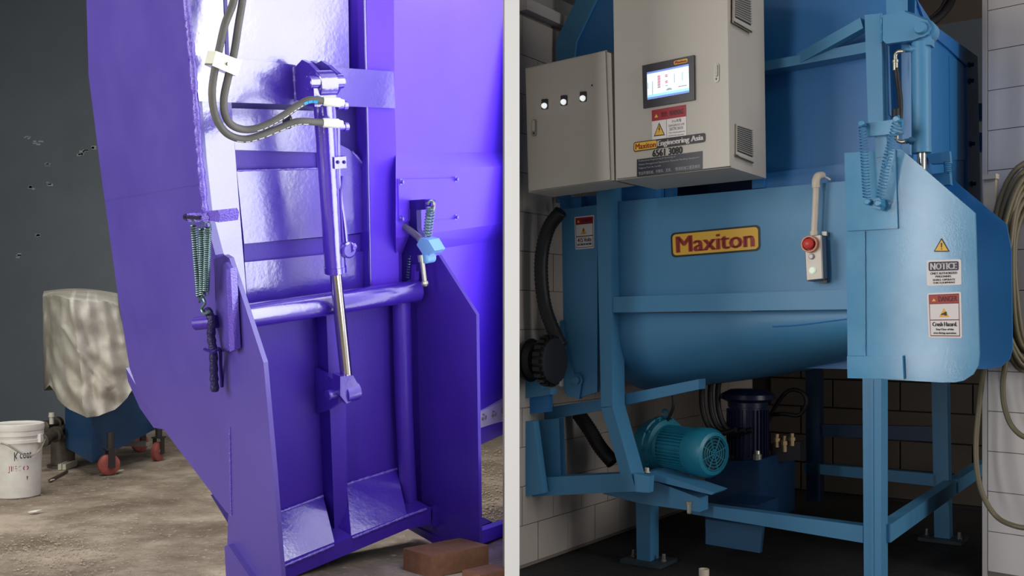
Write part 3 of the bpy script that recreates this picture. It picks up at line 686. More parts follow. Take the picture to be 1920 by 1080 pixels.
for i, (px, py, sx, sy, lab) in enumerate(((66, 963, 9, 3, 'white paper scrap on floor in front of the bucket'), (225, 886, 4, 3, 'small white scrap on floor beside the front red caster'), (96, 904, 4, 2, 'tiny white scrap on floor behind the bucket'))):
    D = 1.3 * FPX / (py - HZ); k = D / FPX
    o = prism('paper_scrap', [Vector(((px - 960 + dx) * k, D + dy * k * 3, .012 + (.004 if dx > 0 else 0))) for dx, dy in ((-sx, -sy), (sx * .7, -sy * .8), (sx, sy), (-sx * .6, sy * .7))], Vector((0, 0, .006)), mat('white_paper', 'e0ddd2', .7), None, 0)
    tag(o, lab, 'scrap')
# ================================================================== RIGHT BAY: blue screw compactor
bc = root('screw_compactor', UVZ(0.6, 0.6, 0), 'bright blue screw compactor on steel legs with trough, hopper and guard plates', 'compactor')
def rs(name, pts, wq, t, m=M_BLU, bv=0.003, label=None, parent=None): return slab(name, pts, RP(wq), t, m, parent or bc, bv, label)
# hopper
rs('hopper_front', [(1045, 352), (1045, 78), (1118, -60), (1716, -60), (1712, 380), (1432, 380), (1430, 330)], -0.15, 0.03, M_BLUD)
rs('hopper_flange', [(1042, 380), (1042, 76), (1110, -60), (1146, -60), (1080, 78), (1074, 130), (1070, 380)], -0.165, 0.02, M_BLU)
EU = plane(on(1712, 300, RP(-0.15)), U)
slab('hopper_end', [(1712, -40), (1722, 8), (1750, 50), (1832, 108), (1838, 430), (1712, 430)], EU, 0.03, M_BLUD, bc)
slab('end_flange', [(1718, -4), (1750, 46), (1833, 106), (1840, 430), (1815, 430), (1813, 124), (1780, 92), (1742, 60)], off(EU, 0.012), 0.015, mat('mid_blue_flange_paint', '2c71b8', .4), bc)
for px, py in ((1818, 122), (1818, 152), (1820, 270), (1822, 345)):
    bolt('flange_bolt', on(px, py, off(EU, .012)), EU[1], .011, .018, mat('dark_blue_bolt', '173a66', .4), bc)
slab('end_cover', [(1780, 105), (1808, 118), (1810, 300), (1782, 300)], off(EU, .004), 0.01, M_BLUD, bc)
rs('hopper_rib', [(1425, 116), (1500, 103), (1625, 78), (1625, 98), (1500, 121), (1425, 134)], -0.25, 0.10)
bar('diagonal_strut', on(1502, 112, RP(-.22)), on(1622, 45, RP(-.30)), .055, .05, M_BLU, bc, up=(0, 0, 1))
rs('hopper_rib', [(1425, 326), (1590, 306), (1590, 330), (1425, 350)], -0.19, 0.05, M_BLUD)
rs('hopper_sill', [(1425, 334), (1590, 318), (1590, 345), (1425, 360)], -0.20, 0.05, M_BLUD)
# trough
tp = rs('trough_panel', [(1160, 378), (1590, 339), (1592, 560), (1160, 590)], -0.30, 0.02)
ep = rs('end_panel', [(1053, 393), (1120, 384), (1120, 735), (1086, 746), (1060, 738), (1056, 600)], -0.30, 0.02)
rs('end_ring', [(1047, 604), (1056, 600), (1062, 660), (1078, 705), (1090, 720), (1086, 748), (1064, 742), (1058, 730)], -0.315, 0.03)
for px, py in ((1043, 607), (1050, 717)):
    bolt('ring_bolt', on(px + 4, py, RP(-.33)), -U, .016, .04, M_WHITE, bc)
bolt('boss', on(1083, 713, RP(-.315)), -Vv, .022, .02, M_BLU, bc)
bm = bmesh.new(); rows = []
cols = [(1140, 588, 728), (1165, 588, 726), (1240, 587, 720), (1310, 586, 711), (1400, 584, 696), (1500, 582, 680), (1594, 580, 664)]
for px, yt, yb in cols:
    T = on(px, yt, RP(-.30)); uu = (T - O0).dot(U)
    B = on(px, yb, RP(.15)); h = T.z - B.z; row = []
    for i in range(13):
        th_ = math.pi / 2 * i / 12
        row.append(bm.verts.new(UVZ(uu, -.30 - .045 * math.sin(th_ * 2) + .50 * (1 - math.cos(th_)), T.z - h * math.sin(th_))))
    row.append(bm.verts.new(UVZ(uu, .9, T.z - h))); row.append(bm.verts.new(UVZ(uu, .9, T.z)))
    rows.append(row)
for A, B in zip(rows, rows[1:]):
    for i in range(len(A)): bm.faces.new((A[i], A[(i + 1) % len(A)], B[(i + 1) % len(A)], B[i]))
bm.faces.new(rows[0]); bm.faces.new(rows[-1][::-1])
rows_p = [[v.co.copy() for v in r_] for r_ in rows]
from_bm('trough_drum', bm, M_BLU, bc, smooth=50, label='rounded tapering underside of the trough')
def bbead(px, pl, rpx, m=M_BLUO):
    P = []
    for (x0, y0), (x1, y1) in zip(px, px[1:]):
        k = max(1, int(math.hypot(x1 - x0, y1 - y0) / 4)); P += [on(x0 + (x1 - x0) * i / k, y0 + (y1 - y0) * i / k, pl) for i in range(k)]
    P.append(on(*px[-1], pl)); return from_bm('weld_bead', tube_bm(P, [rad(rpx, p) * random.uniform(.7, 1.3) for p in P], 6), m, bc, smooth=60)
tube('weld_seam', [(rows_p[4][2] + rows_p[5][2]) / 2, rows_p[5][2], rows_p[6][1] * .5 + rows_p[6][2] * .5], .0035, M_BLUD, bc, seg=6, k=4)
rs('cross_rail', [(1140, 557), (1590, 543), (1590, 580), (1140, 586)], -0.37, 0.07, bv=.004)
rs('upright', [(1118, 346), (1144, 345), (1148, 763), (1127, 765)], -0.38, 0.13, bv=.004)
rs('angled_leg', [(1127, 763), (1148, 762), (1193, 921), (1173, 923)], -0.38, 0.13, bv=.004)
rs('stand_rail', [(1008, 896), (1165, 888), (1192, 921), (980, 932)], -0.36, 0.10, bv=.004)
rs('stand_upright', [(978, 790), (1000, 790), (1018, 925), (980, 932)], -0.42, 0.05, bv=.004)
rs('stand_upright', [(1011, 788), (1048, 784), (1052, 895), (1014, 900)], -0.30, 0.05, bv=.004)
rs('cradle_beam', [(978, 772), (1120, 749), (1310, 711), (1310, 730), (1120, 771), (978, 795)], -0.24, 0.08, bv=.004)
rs('motor_shelf', [(977, 713), (1012, 709), (1016, 731), (1032, 728), (1032, 740), (977, 748)], -0.42, 0.06)
rs('shelf_gusset', [(977, 742), (1030, 734), (1030, 772), (977, 778)], -0.38, 0.03, M_BLUD)
rs('motor_bracket', [(1150, 905), (1212, 896), (1312, 934), (1312, 960), (1200, 944), (1130, 926)], -0.15, 0.10)
rs('bracket_plate', [(1206, 884), (1222, 884), (1340, 924), (1334, 928), (1212, 898)], -0.20, 0.16)
rs('leg_cap', [(1188, 888), (1218, 893), (1216, 924), (1192, 922)], -0.40, 0.05)
bolt('bracket_bolt', on(1292, 940, RP(-.155)), -Z, .012, .05, M_ZINC, bc); bolt('bracket_bolt', on(1213, 886, RP(-.2)), Z, .012, .02, M_WHITE, bc)
# legs
rs('leg', [(1192, 925), (1219, 925), (1219, 1062), (1194, 1060)], 0.0, 0.10, bv=.004)
rs('leg', [(1617, 690), (1652, 690), (1652, 1122), (1620, 1122)], 0.0, 0.115, bv=.004)
rs('leg', [(1746, 690), (1775, 690), (1781, 1016), (1752, 1016)], 1.5, 0.08, M_BLU, bv=.004)
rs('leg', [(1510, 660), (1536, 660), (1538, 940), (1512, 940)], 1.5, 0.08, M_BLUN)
for px, py, w0 in ((1216, 1063, .05), (1768, 1015, 1.54)):
    c = on(px, py, RP(w0)); c.z = .012; o = box('base_plate', c, AX, (.12, .10, .010), mat('dark_base_plate', '33424c', .5), bc, .002)
    for su in (-1, 1): bolt('anchor_bolt', c + U * su * .09 + Z * .01, Z, .010, .03, M_SILV, o)
rs('base_rail', [(1297, 944), (1618, 986), (1618, 1018), (1297, 964)], 0.02, 0.07, bv=.004)
rs('leg_channel', [(1633, 712), (1637, 712), (1638, 1100), (1634, 1100)], -0.006, 0.008)
pA, pB = UVZ(1.19, .09, .30), UVZ(1.19, 1.52, .32)
bar('base_rail', pA, pB, .06, .085, M_BLU, bc, .004); bar('base_rail', UVZ(1.19, 1.58, .32), UVZ(1.19, 2.5, .33), .06, .08, M_BLU, bc, .004)
rs('base_rail', [(1508, 868), (1755, 889), (1755, 912), (1508, 886)], 1.5, 0.06, M_BLU)
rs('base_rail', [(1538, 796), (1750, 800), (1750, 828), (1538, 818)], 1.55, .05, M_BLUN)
rs('under_beam', [(1300, 690), (1592, 672), (1592, 692), (1480, 690), (1300, 706)], 0.2, 0.1, M_BLUD)
# gate post and brackets
rs('gate_post', [(1621, 28), (1652, 25), (1656, 236), (1628, 238)], -0.34, 0.11, M_BLU, .004)
bbead([(1653, 26), (1653, 80)], RP(-.342), 2.5)
rs('pivot_plate', [(1655, 29), (1689, 19), (1738, 38), (1745, 50), (1740, 64), (1712, 75), (1662, 82), (1655, 76)], -0.36, 0.025, M_BLU, .004)
rs('pivot_plate', [(1664, 27), (1692, 17), (1742, 36), (1749, 50), (1742, 66), (1718, 76)], -0.25, 0.025, M_BLU, .004)
lathe('pivot_pin', on(1724, 51, RP(-.385)), Vv, [(0, .022), (.012, .026), (.025, .026), (.026, .036), (.03, .036), (.15, .036)], M_BLU, bc, 22)
rs('post_column', [(1660, -60), (1692, -60), (1692, 30), (1662, 30)], -0.30, 0.09, M_BLU, .004)
rs('guide_bar', [(1690, 84), (1705, 84), (1706, 290), (1692, 290)], -0.22, 0.03, mat('pale_blue_guide_paint', '6d9ed0', .35))
rs('guide_bar', [(1657, 84), (1664, 84), (1668, 215), (1660, 215)], -0.26, 0.03, MATS['pale_blue_guide_paint'])
# guard plates
gp = rs('guard_plate', [(1584, 288), (1690, 280), (1828, 399), (1836, 662), (1834, 684), (1824, 702), (1806, 714), (1790, 717), (1765, 717), (1590, 708)], -0.45, 0.02, M_BLUO, .003, 'near guard plate carrying the warning stickers')
rs('pad_plate', [(1583, 287), (1678, 280), (1683, 428), (1587, 433)], -0.465, 0.016, M_BLUO)
rs('pad_plate', [(1588, 668), (1692, 667), (1694, 711), (1589, 709)], -0.475, 0.03, M_BLUO)
rs('pad_plate', [(1588, 434), (1621, 433), (1623, 667), (1589, 667)], -0.455, 0.008, M_BLUO, .002)
bbead([(1621, 434), (1622, 667)], RP(-.456), 1.4)
rs('guard_plate', [(1700, 310), (1782, 333), (1887, 420), (1896, 470), (1898, 655), (1892, 675), (1876, 688), (1852, 692), (1700, 692)], 0.35, 0.02, M_BLUD, .003, 'far guard plate in deeper blue')
# spring bracket
rs('spring_bar', [(1624, 231), (1690, 222), (1692, 249), (1625, 256)], -0.50, 0.03, M_BLUO)
rs('bar_stem', [(1640, 252), (1662, 250), (1664, 292), (1642, 296)], -0.47, 0.02, M_BLUO)
for px, py in ((1614, 231), (1679, 223), (1625, 378), (1645, 381)):
    lathe('spring_bolt', on(px, py, RP(-.56)), Vv, [(0, .010), (.004, .013), (.025, .013), (.026, .008), (.10, .008)], M_BLUO, bc, 14)
spring('coil_spring', on(1617, 236, RP(-.535)), on(1625, 372, RP(-.535)), .0145, .0026, 24, M_BLU, bc)
spring('coil_spring', on(1681, 230, RP(-.54)), on(1663, 300, RP(-.54)), .0165, .0026, 12, M_BLU, bc)
spring('coil_spring', on(1663, 300, RP(-.54)), on(1650, 372, RP(-.54)), .0165, .0026, 12, M_BLU, bc)
rs('hinge_block', [(1631, 373), (1652, 371), (1654, 385), (1650, 393), (1630, 388)], -0.525, 0.06, M_BLUO)
# far latch
rs('latch_bar', [(1736, 290), (1780, 283), (1782, 305), (1745, 307)], 0.10, 0.04)
rs('latch_base', [(1748, 326), (1780, 322), (1782, 346), (1752, 348)], 0.16, 0.05)
spring('coil_spring', on(1776, 303, RP(.08)), on(1777, 325, RP(.08)), .014, .003, 6, M_BLU, bc, hook=False)
# hopper supports under the cabinets
rs('cabinet_support', [(1235, 340), (1262, 338), (1262, 380), (1235, 382)], -0.22, 0.05, M_BLUD); rs('cabinet_support', [(1410, 325), (1432, 322), (1432, 352), (1410, 354)], -0.22, 0.05, M_BLUD)
rs('gap_shade_panel', [(1236, 320), (1440, 300), (1440, 392), (1236, 400)], .25, .03, M_BLUN)  # dark panel added for the shade in the gap under the cabinet
rs('trough_lip', [(1120, 352), (1240, 345), (1240, 372), (1120, 384)], -.26, .03, M_BLUD); rs('trough_lip', [(1050, 372), (1120, 366), (1120, 390), (1050, 396)], -.22, .03, M_BLUD)
rs('cabinet_support', [(1072, 372), (1090, 370), (1090, 395), (1072, 396)], -0.28, 0.05, M_BLUD)
# far side details between hopper end and pillar
for y0, y1, d in ((195, 226, 5.75), (250, 284, 5.8)):
    box('rear_lug', at(1842, (y0 + y1) / 2, d), AX, (.03, .03, (y1 - y0) / 2 * d / FPX), M_BLUD, bc)
# ------------------------------------------------ lift cylinder (blue)
A0, A1 = on(1727, 78, RP(-.31)), on(1728, 287, RP(-.31))
lc = root('hydraulic_cylinder', A1, 'blue hydraulic cylinder standing upright beside black hose on blue compactor', 'cylinder')
r0 = rad(17, A0)
lathe('barrel', A0, A1 - A0, [(0, r0 * .9), (.005, r0), ((A1 - A0).length - .02, r0), ((A1 - A0).length - .018, r0 * 1.04), ((A1 - A0).length, r0 * 1.02)], M_BLU, lc, 32)
lathe('rod', A1, -Z, [(0, rad(8, A1)), (.13, rad(8, A1))], M_STEEL, lc, 20, label='polished steel rod')
lathe('cylinder_eye', on(1733, 57, RP(-.335)), Vv, [(0, .04), (.004, .046), (.07, .046), (.074, .04)], M_BLU, lc, 24)
rs('eye_neck', [(1714, 58), (1746, 56), (1746, 84), (1712, 84)], -0.34, 0.06, M_BLU, .008, None, lc)
lathe('hose_port', on(1698, 94, RP(-.33)), U, [(0, .011), (.02, .011), (.021, .016), (.05, .016)], M_BLU, lc, 12)
lathe('hose_port', on(1696, 265, RP(-.33)), U, [(0, .011), (.02, .011), (.021, .016), (.05, .016)], M_BLU, lc, 12)
hs = tube('hydraulic_hose', [on(x, y, RP(q)) for x, y, q in ((1680, 128, -.36), (1683, 150, -.36), (1687, 180, -.37), (1688, 205, -.38), (1686, 232, -.385), (1682, 252, -.385))], rad(5, at(1680, 180, 4.2)), M_BLK, None, seg=12)
tag(hs, 'short black hydraulic hose hanging beside the blue upright cylinder', 'hose')
tube('elbow_fitting', [on(x, y, RP(-.36)) for x, y in ((1694, 96), (1684, 97), (1679, 103), (1679, 113))], .008, M_ZINC, hs, seg=10, label='chrome elbow')
lathe('ferrule', on(1679, 112, RP(-.36)), -Z, [(0, .010), (.002, .013), (.012, .013), (.013, .011), (.045, .011)], M_ZINC, hs, 12)
tube('elbow_fitting', [on(x, y, RP(-.385)) for x, y in ((1681, 252), (1682, 262), (1690, 266), (1697, 265))], .009, M_ZINC, hs, seg=10)
lathe('ferrule', on(1680, 205, RP(-.40)), -Z, [(0, .016), (.03, .018)], M_BLK, hs, 12)
# ================================================================== stickers
def sticker(name, pts, pl, m, parent, label=None, t=.0008, round_=(0.06, 0.06), o=.002):
    Q = quad(pts, pl, o)
    ob = qpoly(name, Q, rrect(0, 0, 1, 1, *round_), m, parent, 0, t, label); return Q, ob
def tri(Q, ob, cu, cv, hw, hh, name='warning_triangle', inner=M_YEL):
    qpoly(name, Q, [(cu, cv - hh), (cu + hw, cv + hh), (cu - hw, cv + hh)], M_BLKP, ob, .0006)
    qpoly(name, Q, [(cu, cv - hh * .72), (cu + hw * .8, cv + hh * .86), (cu - hw * .8, cv + hh * .86)], inner, ob, .0011)
# big name plate
Q, ob = sticker('name_plate', [(1257, 437), (1425, 421), (1426, 470), (1259, 483)], RP(-.30), M_BLKP, bc, 'yellow name sticker with red lettering', round_=(.05, .17))
qpoly('plate_field', Q, rrect(.022, .075, .978, .925, .04, .14), M_YEL, ob, .0006); letters('lettering', Q, [('Maxiton', .07, .17, .93, .83)], M_REDP, ob, .0012, .05)
# 415 volts
Q, ob = sticker('warning_sticker', [(1077, 407), (1114, 403), (1114, 465), (1079, 468)], RP(-.30), M_STK, bc, '415 volts warning sticker', round_=(.05, .03))
qpoly('frame_line', Q, [(.05, .04), (.95, .04), (.95, .96), (.05, .96)], M_BLKP, ob, .0004); qpoly('sticker_field', Q, [(.07, .25), (.93, .25), (.93, .60), (.07, .60)], M_STK, ob, .0008)
qpoly('sticker_field', Q, [(.07, .625), (.93, .625), (.93, .945), (.07, .945)], M_STK, ob, .0008); qpoly('red_header', Q, [(.05, .04), (.95, .04), (.95, .24), (.05, .24)], M_REDH, ob, .0008)
tri(Q, ob, .46, .44, .20, .135); letters('lettering', Q, [('415 Volts', .14, .66, .86, .79), ('ELECTRICAL HAZARD', .12, .83, .88, .89)], M_BLKP, ob, .0014, .03)
letters('header_lettering', Q, [('DANGER', .36, .08, .90, .20)], M_DKRED, ob, .0014, .03); tri(Q, ob, .2, .14, .09, .05, 'header_triangle')
letters('bolt_mark', Q, [('!', .44, .37, .48, .53)], M_BLKP, ob, .0016, .04)
# guard plate stickers
GPL = RP(-.45)
Q, ob = sticker('warning_triangle', [(1751, 446), (1780, 446), (1780, 472), (1751, 472)], GPL, M_BLKP, bc, 'yellow exclamation triangle', round_=(.01, .01))
bpy.data.objects.remove(ob)
ob = qpoly('warning_sticker', Q, [(.47, .04), (.53, .04), (1, .95), (.97, 1), (.03, 1), (0, .95)], M_BLKP, bc, 0, .0008, 'yellow exclamation triangle sticker')
qpoly('triangle_field', Q, [(.5, .14), (.92, .93), (.08, .93)], M_YEL, ob, .0006); qpoly('exclamation_mark', Q, [(.45, .36), (.55, .36), (.53, .70), (.47, .70)], M_BLKP, ob, .0012); qpoly('exclamation_mark', Q, rrect(.46, .76, .54, .84, .03, .03), M_BLKP, ob, .0012)
Q, ob = sticker('notice_sticker', [(1737, 488), (1802, 486), (1803, 534), (1738, 536)], GPL, M_STK, bc, 'white notice sticker')
qpoly('navy_header', Q, rrect(.06, .07, .93, .43, .05, .06), M_NAVYP, ob, .0006); letters('header_lettering', Q, [('NOTICE', .12, .12, .87, .38)], M_STK, ob, .0012, .04)
letters('lettering', Q, [('ONLY AUTHORIZED', .11, .48, .88, .57), ('PERSONNEL', .26, .61, .72, .69), ('SHALL OPERATE', .18, .74, .82, .82), ('THIS EQUIPMENT', .18, .86, .82, .94)], M_BLKP, ob, .0008, .02)
Q, ob = sticker('danger_sticker', [(1738, 550), (1802, 547), (1804, 634), (1741, 633)], GPL, M_STK, bc, 'white crush hazard sticker with red header', round_=(.05, .035))
qpoly('frame_line', Q, [(.05, .035), (.94, .035), (.94, .965), (.06, .965)], M_DKRED, ob, .0004)
qpoly('red_header', Q, [(.07, .05), (.92, .05), (.92, .23), (.07, .23)], M_REDP, ob, .0008); qpoly('sticker_field', Q, [(.075, .25), (.92, .25), (.92, .595), (.075, .595)], M_STK, ob, .0008); qpoly('sticker_field', Q, [(.075, .615), (.92, .615), (.92, .945), (.075, .945)], M_STK, ob, .0008)
tri(Q, ob, .49, .43, .19, .13); tri(Q, ob, .2, .15, .07, .04, 'header_triangle')
qpoly('hand_mark', Q, [(.40, .47), (.47, .45), (.54, .42), (.57, .43), (.57, .51), (.52, .51), (.47, .49), (.40, .50)], M_BLKP, ob, .0018)
letters('header_lettering', Q, [('DANGER', .34, .08, .88, .20)], M_DKRED, ob, .0014, .03)
letters('lettering', Q, [('Crush Hazard.', .14, .65, .86, .745), ('Stay Clear of this', .24, .79, .76, .845), ('area during operation.', .16, .87, .84, .925)], M_BLKP, ob, .0014, .04)
# ================================================================== cabinets
def cabinet(name, front, wq, depth, label, door_in=2.5):
    pl = RP(wq); P = ons(front, pl); o = root(name, (P[2] + P[3]) / 2 + Vv * depth / 2, label, 'cabinet', None)
    slab('cabinet_body', front, off(pl, -.022), depth, M_CABS, o, .004)
    return o, pl
cab, CP = cabinet('control_cabinet', [(1149, -60), (1366, -60), (1371, 314), (1155, 338)], -.80, .40, 'tall beige control cabinet with touchscreen and stickers above blue trough')
slab('door', [(1150, -60), (1363, -60), (1368, 311), (1156, 335)], off(CP, 0), .02, M_CAB, cab, .004)
SPx = plane(on(1371, 200, off(CP, -.022)), U)
slab('gasket', [(1152, -60), (1365, -60), (1370, 313), (1157, 336)], off(CP, -.0195), .003, M_DARK, cab, 0)
# vents on the right side
def vent(pts, n, name='vent_grille'):
    fr = slab(name, pts, off(SPx, .006), .008, M_CABS, cab, .002)
    Q = (ons(pts, off(SPx, .0075)), SPx[1])
    for i in range(n):
        v0 = .06 + .80 * i / n
        qpoly('louver_slot', Q, [(.08, v0), (.92, v0 + .0), (.92, v0 + .045), (.08, v0 + .045)], M_DARK, fr, 0, .002)
        P = [qmap(Q, .05, v0 - .002, 0), qmap(Q, .95, v0 - .002, 0), qmap(Q, .95, v0 - .016, .005), qmap(Q, .05, v0 - .016, .005)]
        prism('louver', P, Vector((0, 0, -.0015)), M_CABS, fr, 0)
    P = [qmap(Q, 0, .93, 0), qmap(Q, 1, .93, 0), qmap(Q, 1, 1, .014), qmap(Q, 0, 1, .014)]
    prism('vent_lip', P, Vector((0, 0, -.003)), M_CABS, fr, 0)
vent([(1377, -28), (1409, -20), (1411, 62), (1376, 42)], 14); vent([(1381, 232), (1412, 242), (1414, 306), (1380, 292)], 13)
# touch screen
SO = off(CP, .012)
tsc = slab('touchscreen', [(1204, 123), (1301, 103), (1302, 187), (1206, 203)], SO, .014, mat('charcoal_bezel', '35333a', .35), cab, .003, 'touchscreen panel with charcoal bezel')
Q = quad([(1204, 123), (1301, 103), (1302, 187), (1206, 203)], SO, .0008)
Q2 = quad([(1213, 136), (1291, 120), (1292, 173), (1214, 187)], SO, .001)
qpoly('screen', Q2, [(0, 0), (1, 0), (1, 1), (0, 1)], mat('lit_screen', 'dff5fa', .3, emit='dff6fb', estr=.92), tsc, 0, .0006, 'lit screen')
M_SB = mat('screen_blue_bar', '6f8fe0', .4, emit='7f9bea', estr=.6); M_SC = mat('screen_cyan_bar', '9fdcf0', .4, emit='9fe0f4', estr=.8)
qpoly('title_bar', Q2, [(0, 0), (1, 0), (1, .07), (0, .07)], M_SB, tsc, .0008); qpoly('status_bar', Q2, [(0, .93), (1, .93), (1, 1), (0, 1)], M_SB, tsc, .0008); qpoly('button_bar', Q2, [(0, .84), (1, .84), (1, .93), (0, .93)], M_SC, tsc, .0008)
M_SR = mat('screen_red_text', 'c0406a', .4, emit='c4456c', estr=.5); M_SG = mat('screen_grey_text', '7c8f96', .4, emit='7c9098', estr=.4)
for nm, u, v0, v1, w_, n, m in (('red_figures', .29, .20, .66, .07, 9, M_SR), ('red_figures', .47, .22, .32, .06, 2, M_SR), ('red_figures', .47, .44, .54, .06, 2, M_SR), ('grey_figures', .47, .60, .64, .06, 1, M_SG), ('grey_figures', .66, .25, .58, .02, 6, M_SG), ('grey_figures', .85, .24, .56, .02, 7, M_SG)):
    for i in range(n):
        v = v0 + (v1 - v0) * i / n; qpoly(nm, Q2, [(u - w_ / 2, v), (u + w_ / 2, v), (u + w_ / 2, v + (v1 - v0) / n * .62), (u - w_ / 2, v + (v1 - v0) / n * .62)], m, tsc, .0008)
for u, v0, v1 in ((.02, .38, .62), (.13, .36, .86)): qpoly('grey_line', Q2, [(u - .006, v0), (u + .006, v0), (u + .006, v1), (u - .006, v1)], M_SG, tsc, .0008)
for u0, u1, v in ((.46, .60, .76), (.48, .58, .72), (.75, .95, .72)): qpoly('grey_line', Q2, [(u0, v), (u1, v), (u1, v + .03), (u0, v + .03)], M_SG, tsc, .0008)
qpoly('bezel_badge', Q, rrect(.62, .045, .88, .135, .02, .03), M_YEL, tsc, .0004); letters('badge_lettering', Q, [('Maxiton', .645, .06, .855, .12)], M_REDP, tsc, .001, .03)
# warning sticker
Q, ob = sticker('warning_sticker', [(1222, 207), (1286, 196), (1287, 256), (1223, 263)], CP, M_STK, cab, 'electric shock warning sticker with crimson header', round_=(.01, .01))
qpoly('red_header', Q, [(0, 0), (1, 0), (1, .37), (0, .37)], M_REDH, ob, .0006); letters('header_lettering', Q, [('警告', .28, .11, .46, .28), ('WARNING', .52, .11, .93, .28)], M_DKRED, ob, .0012, .03)
tri(Q, ob, .135, .20, .07, .075, 'header_triangle'); tri(Q, ob, .215, .66, .165, .22)
qpoly('bolt_mark', Q, [(.22, .55), (.19, .68), (.215, .67), (.20, .80), (.245, .64), (.22, .65), (.235, .55)], M_BLKP, ob, .0018)
qpoly('divider', Q, [(.425, .37), (.432, .37), (.432, .97), (.425, .97)], M_BLKP, ob, .0006)
letters('lettering', Q, [('小心有電', .58, .41, .86, .51), ('DANGEROUS LIVE', .49, .56, .95, .63), ('ELECTRIC SHOCK', .52, .66, .92, .75), ('Only trained authorised', .49, .80, .96, .86), ('persons may open door', .49, .89, .94, .95)], M_BLKP, ob, .0008, .01)
# name stickers
Q, ob = sticker('name_sticker', [(1188, 267), (1322, 249), (1322, 266), (1188, 285)], CP, M_BLKP, cab, 'black and yellow name sticker', round_=(.025, .2), o=.0035)
qpoly('plate_field', Q, rrect(.01, .09, .335, .91, .02, .16), M_YEL, ob, .0006); letters('lettering', Q, [('Maxiton', .03, .2, .32, .8)], M_REDP, ob, .0012, .014)
letters('lettering', Q, [('Engineering Asia', .35, .16, .975, .94)], M_STK, ob, .0012, .02)
Q2b = quad([(1188, 284), (1322, 266), (1322, 284), (1188, 300)], CP, .002)
letters('phone_number', Q2b, [('6561 3080', .275, .13, .69, .92)], M_BLKP, cab, .0006, .02, 'black telephone number')
Q, ob = sticker('service_sticker', [(1194, 299), (1317, 283), (1317, 317), (1194, 332)], CP, mat('dark_navy_sticker', '1e2330', .4), cab, 'dark navy service sticker with pale lettering', round_=(.01, .02))
letters('lettering', Q, [('Professional Engineering & Servicing of', .03, .06, .60, .18), ('Waste Management Equipment, Material Handling Equipment,', .03, .27, .96, .39), ('Tailgates/Tail Lift, Forklift', .03, .48, .38, .59), ('专业环保机械、升降车、叉车、', .03, .72, .54, .92), ('物流机械工程及维修', .60, .72, .97, .92)], mat('pale_grey_lettering', 'a4a6ac', .5), ob, .0008, .004)
# latch
def latch(px, py, pl, o, k=1.0):
    Q = quad([(px - 5 * k, py - 18 * k), (px + 5 * k, py - 19 * k), (px + 5 * k, py + 17 * k), (px - 5 * k, py + 18 * k)], pl, .004)
    l = qpoly('door_latch', Q, rrect(0, 0, 1, 1, .48, .14), M_SILV, o, 0, .005); qpoly('latch_lever', Q, rrect(.25, .08, .75, .70, .2, .1), M_CAB, l, .006, .007); qpoly('lock_hole', Q, rrect(.35, .76, .65, .88, .15, .06), M_DARK, l, .001, .002)
latch(1343, 137, CP, cab)
# small cabinet
cb2, CP2 = cabinet('control_cabinet', [(985, 128), (1138, 94), (1147, 339), (991, 361)], -.76, .22, 'small beige control cabinet with three lit push buttons on tiled wall side')
slab('door', [(986, 130), (1135, 96), (1144, 337), (992, 358)], off(CP2, 0), .02, M_CAB, cb2, .004)
slab('door_edge', [(1136, 97), (1146, 100), (1152, 338), (1145, 338)], off(CP2, -.01), .05, M_CABS, cb2, .003)
for px, py in ((1021, 196), (1057, 189), (1093, 182)):
    Q = quad([(px - 6, py - 10), (px + 6, py - 11), (px + 6, py + 8), (px - 6, py + 9)], CP2, .004)
    b = qpoly('button_plate', Q, rrect(0, 0, 1, 1, .15, .1), M_DARK, cb2, 0, .004)
    lathe('push_button', on(px + .3, py + 2.5, off(CP2, .004)), -Vv, [(0, .0135), (.006, .0135), (.014, .0105), (.015, .0)], mat('lit_white_button', 'f2f6f6', .3, emit='f4fbff', estr=.7), b, 18, 'lit white button')
latch(1001, 240, CP2, cb2, .9)
bolt('keyhole', on(1110, 160, CP2), -Vv, .003, .003, M_DARK, cb2)
# ------------------------------------------------ stop button box and conduit
BP = RP(-.40)
sb = root('stop_button_box', on(1532, 530, RP(-.36)), 'cream and grey push-button station with red emergency stop on blue trough', 'control box')
slab('box_front', [(1509, 444), (1538, 441), (1541, 522), (1513, 525)], BP, .02, mat('cream_box_front', 'e6dccf', .45), sb, .003)
slab('box_body', [(1508, 443), (1538, 440), (1541, 524), (1512, 527)], off(BP, -.018), .075, mat('slate_box_body', '4e5f74', .45), sb, .003)
slab('mounting_tab', [(1540, 434), (1550, 434), (1550, 442), (1541, 442)], RP(-.335), .02, M_SILV, sb); slab('mounting_tab', [(1538, 524), (1551, 522), (1550, 530), (1536, 531)], RP(-.335), .02, M_DARK, sb)
c = on(1520, 458, BP)
es = lathe('emergency_stop', c, -Vv, [(0, .026), (.006, .026), (.008, .015), (.028, .015), (.030, .024), (.040, .022), (.046, .012), (.047, 0)], mat('red_stop_button', 'c83c38', .35), sb, 24, 'red emergency stop button')
lathe('stop_shroud', c, -Vv, [(0, .036), (.012, .038), (.024, .036), (.024, .030), (.012, .031), (.002, .030)], mat('orange_stop_shroud', 'c8764c', .3), sb, 28, 'orange shroud')
lathe('key_switch', on(1522, 481, BP), -Vv, [(0, .013), (.006, .013), (.007, .009), (.012, .009)], M_SILV, sb, 18)
lathe('green_button', on(1524, 507, BP), -Vv, [(0, .015), (.005, .015), (.006, .012), (.010, .011)], mat('pale_green_button', 'dff0da', .3, emit='dff5da', estr=.25), sb, 20, 'pale green button')
cn = root('pvc_conduit', on(1526, 440, RP(-.35)), 'cream plastic conduit rising from the push-button station', 'conduit')
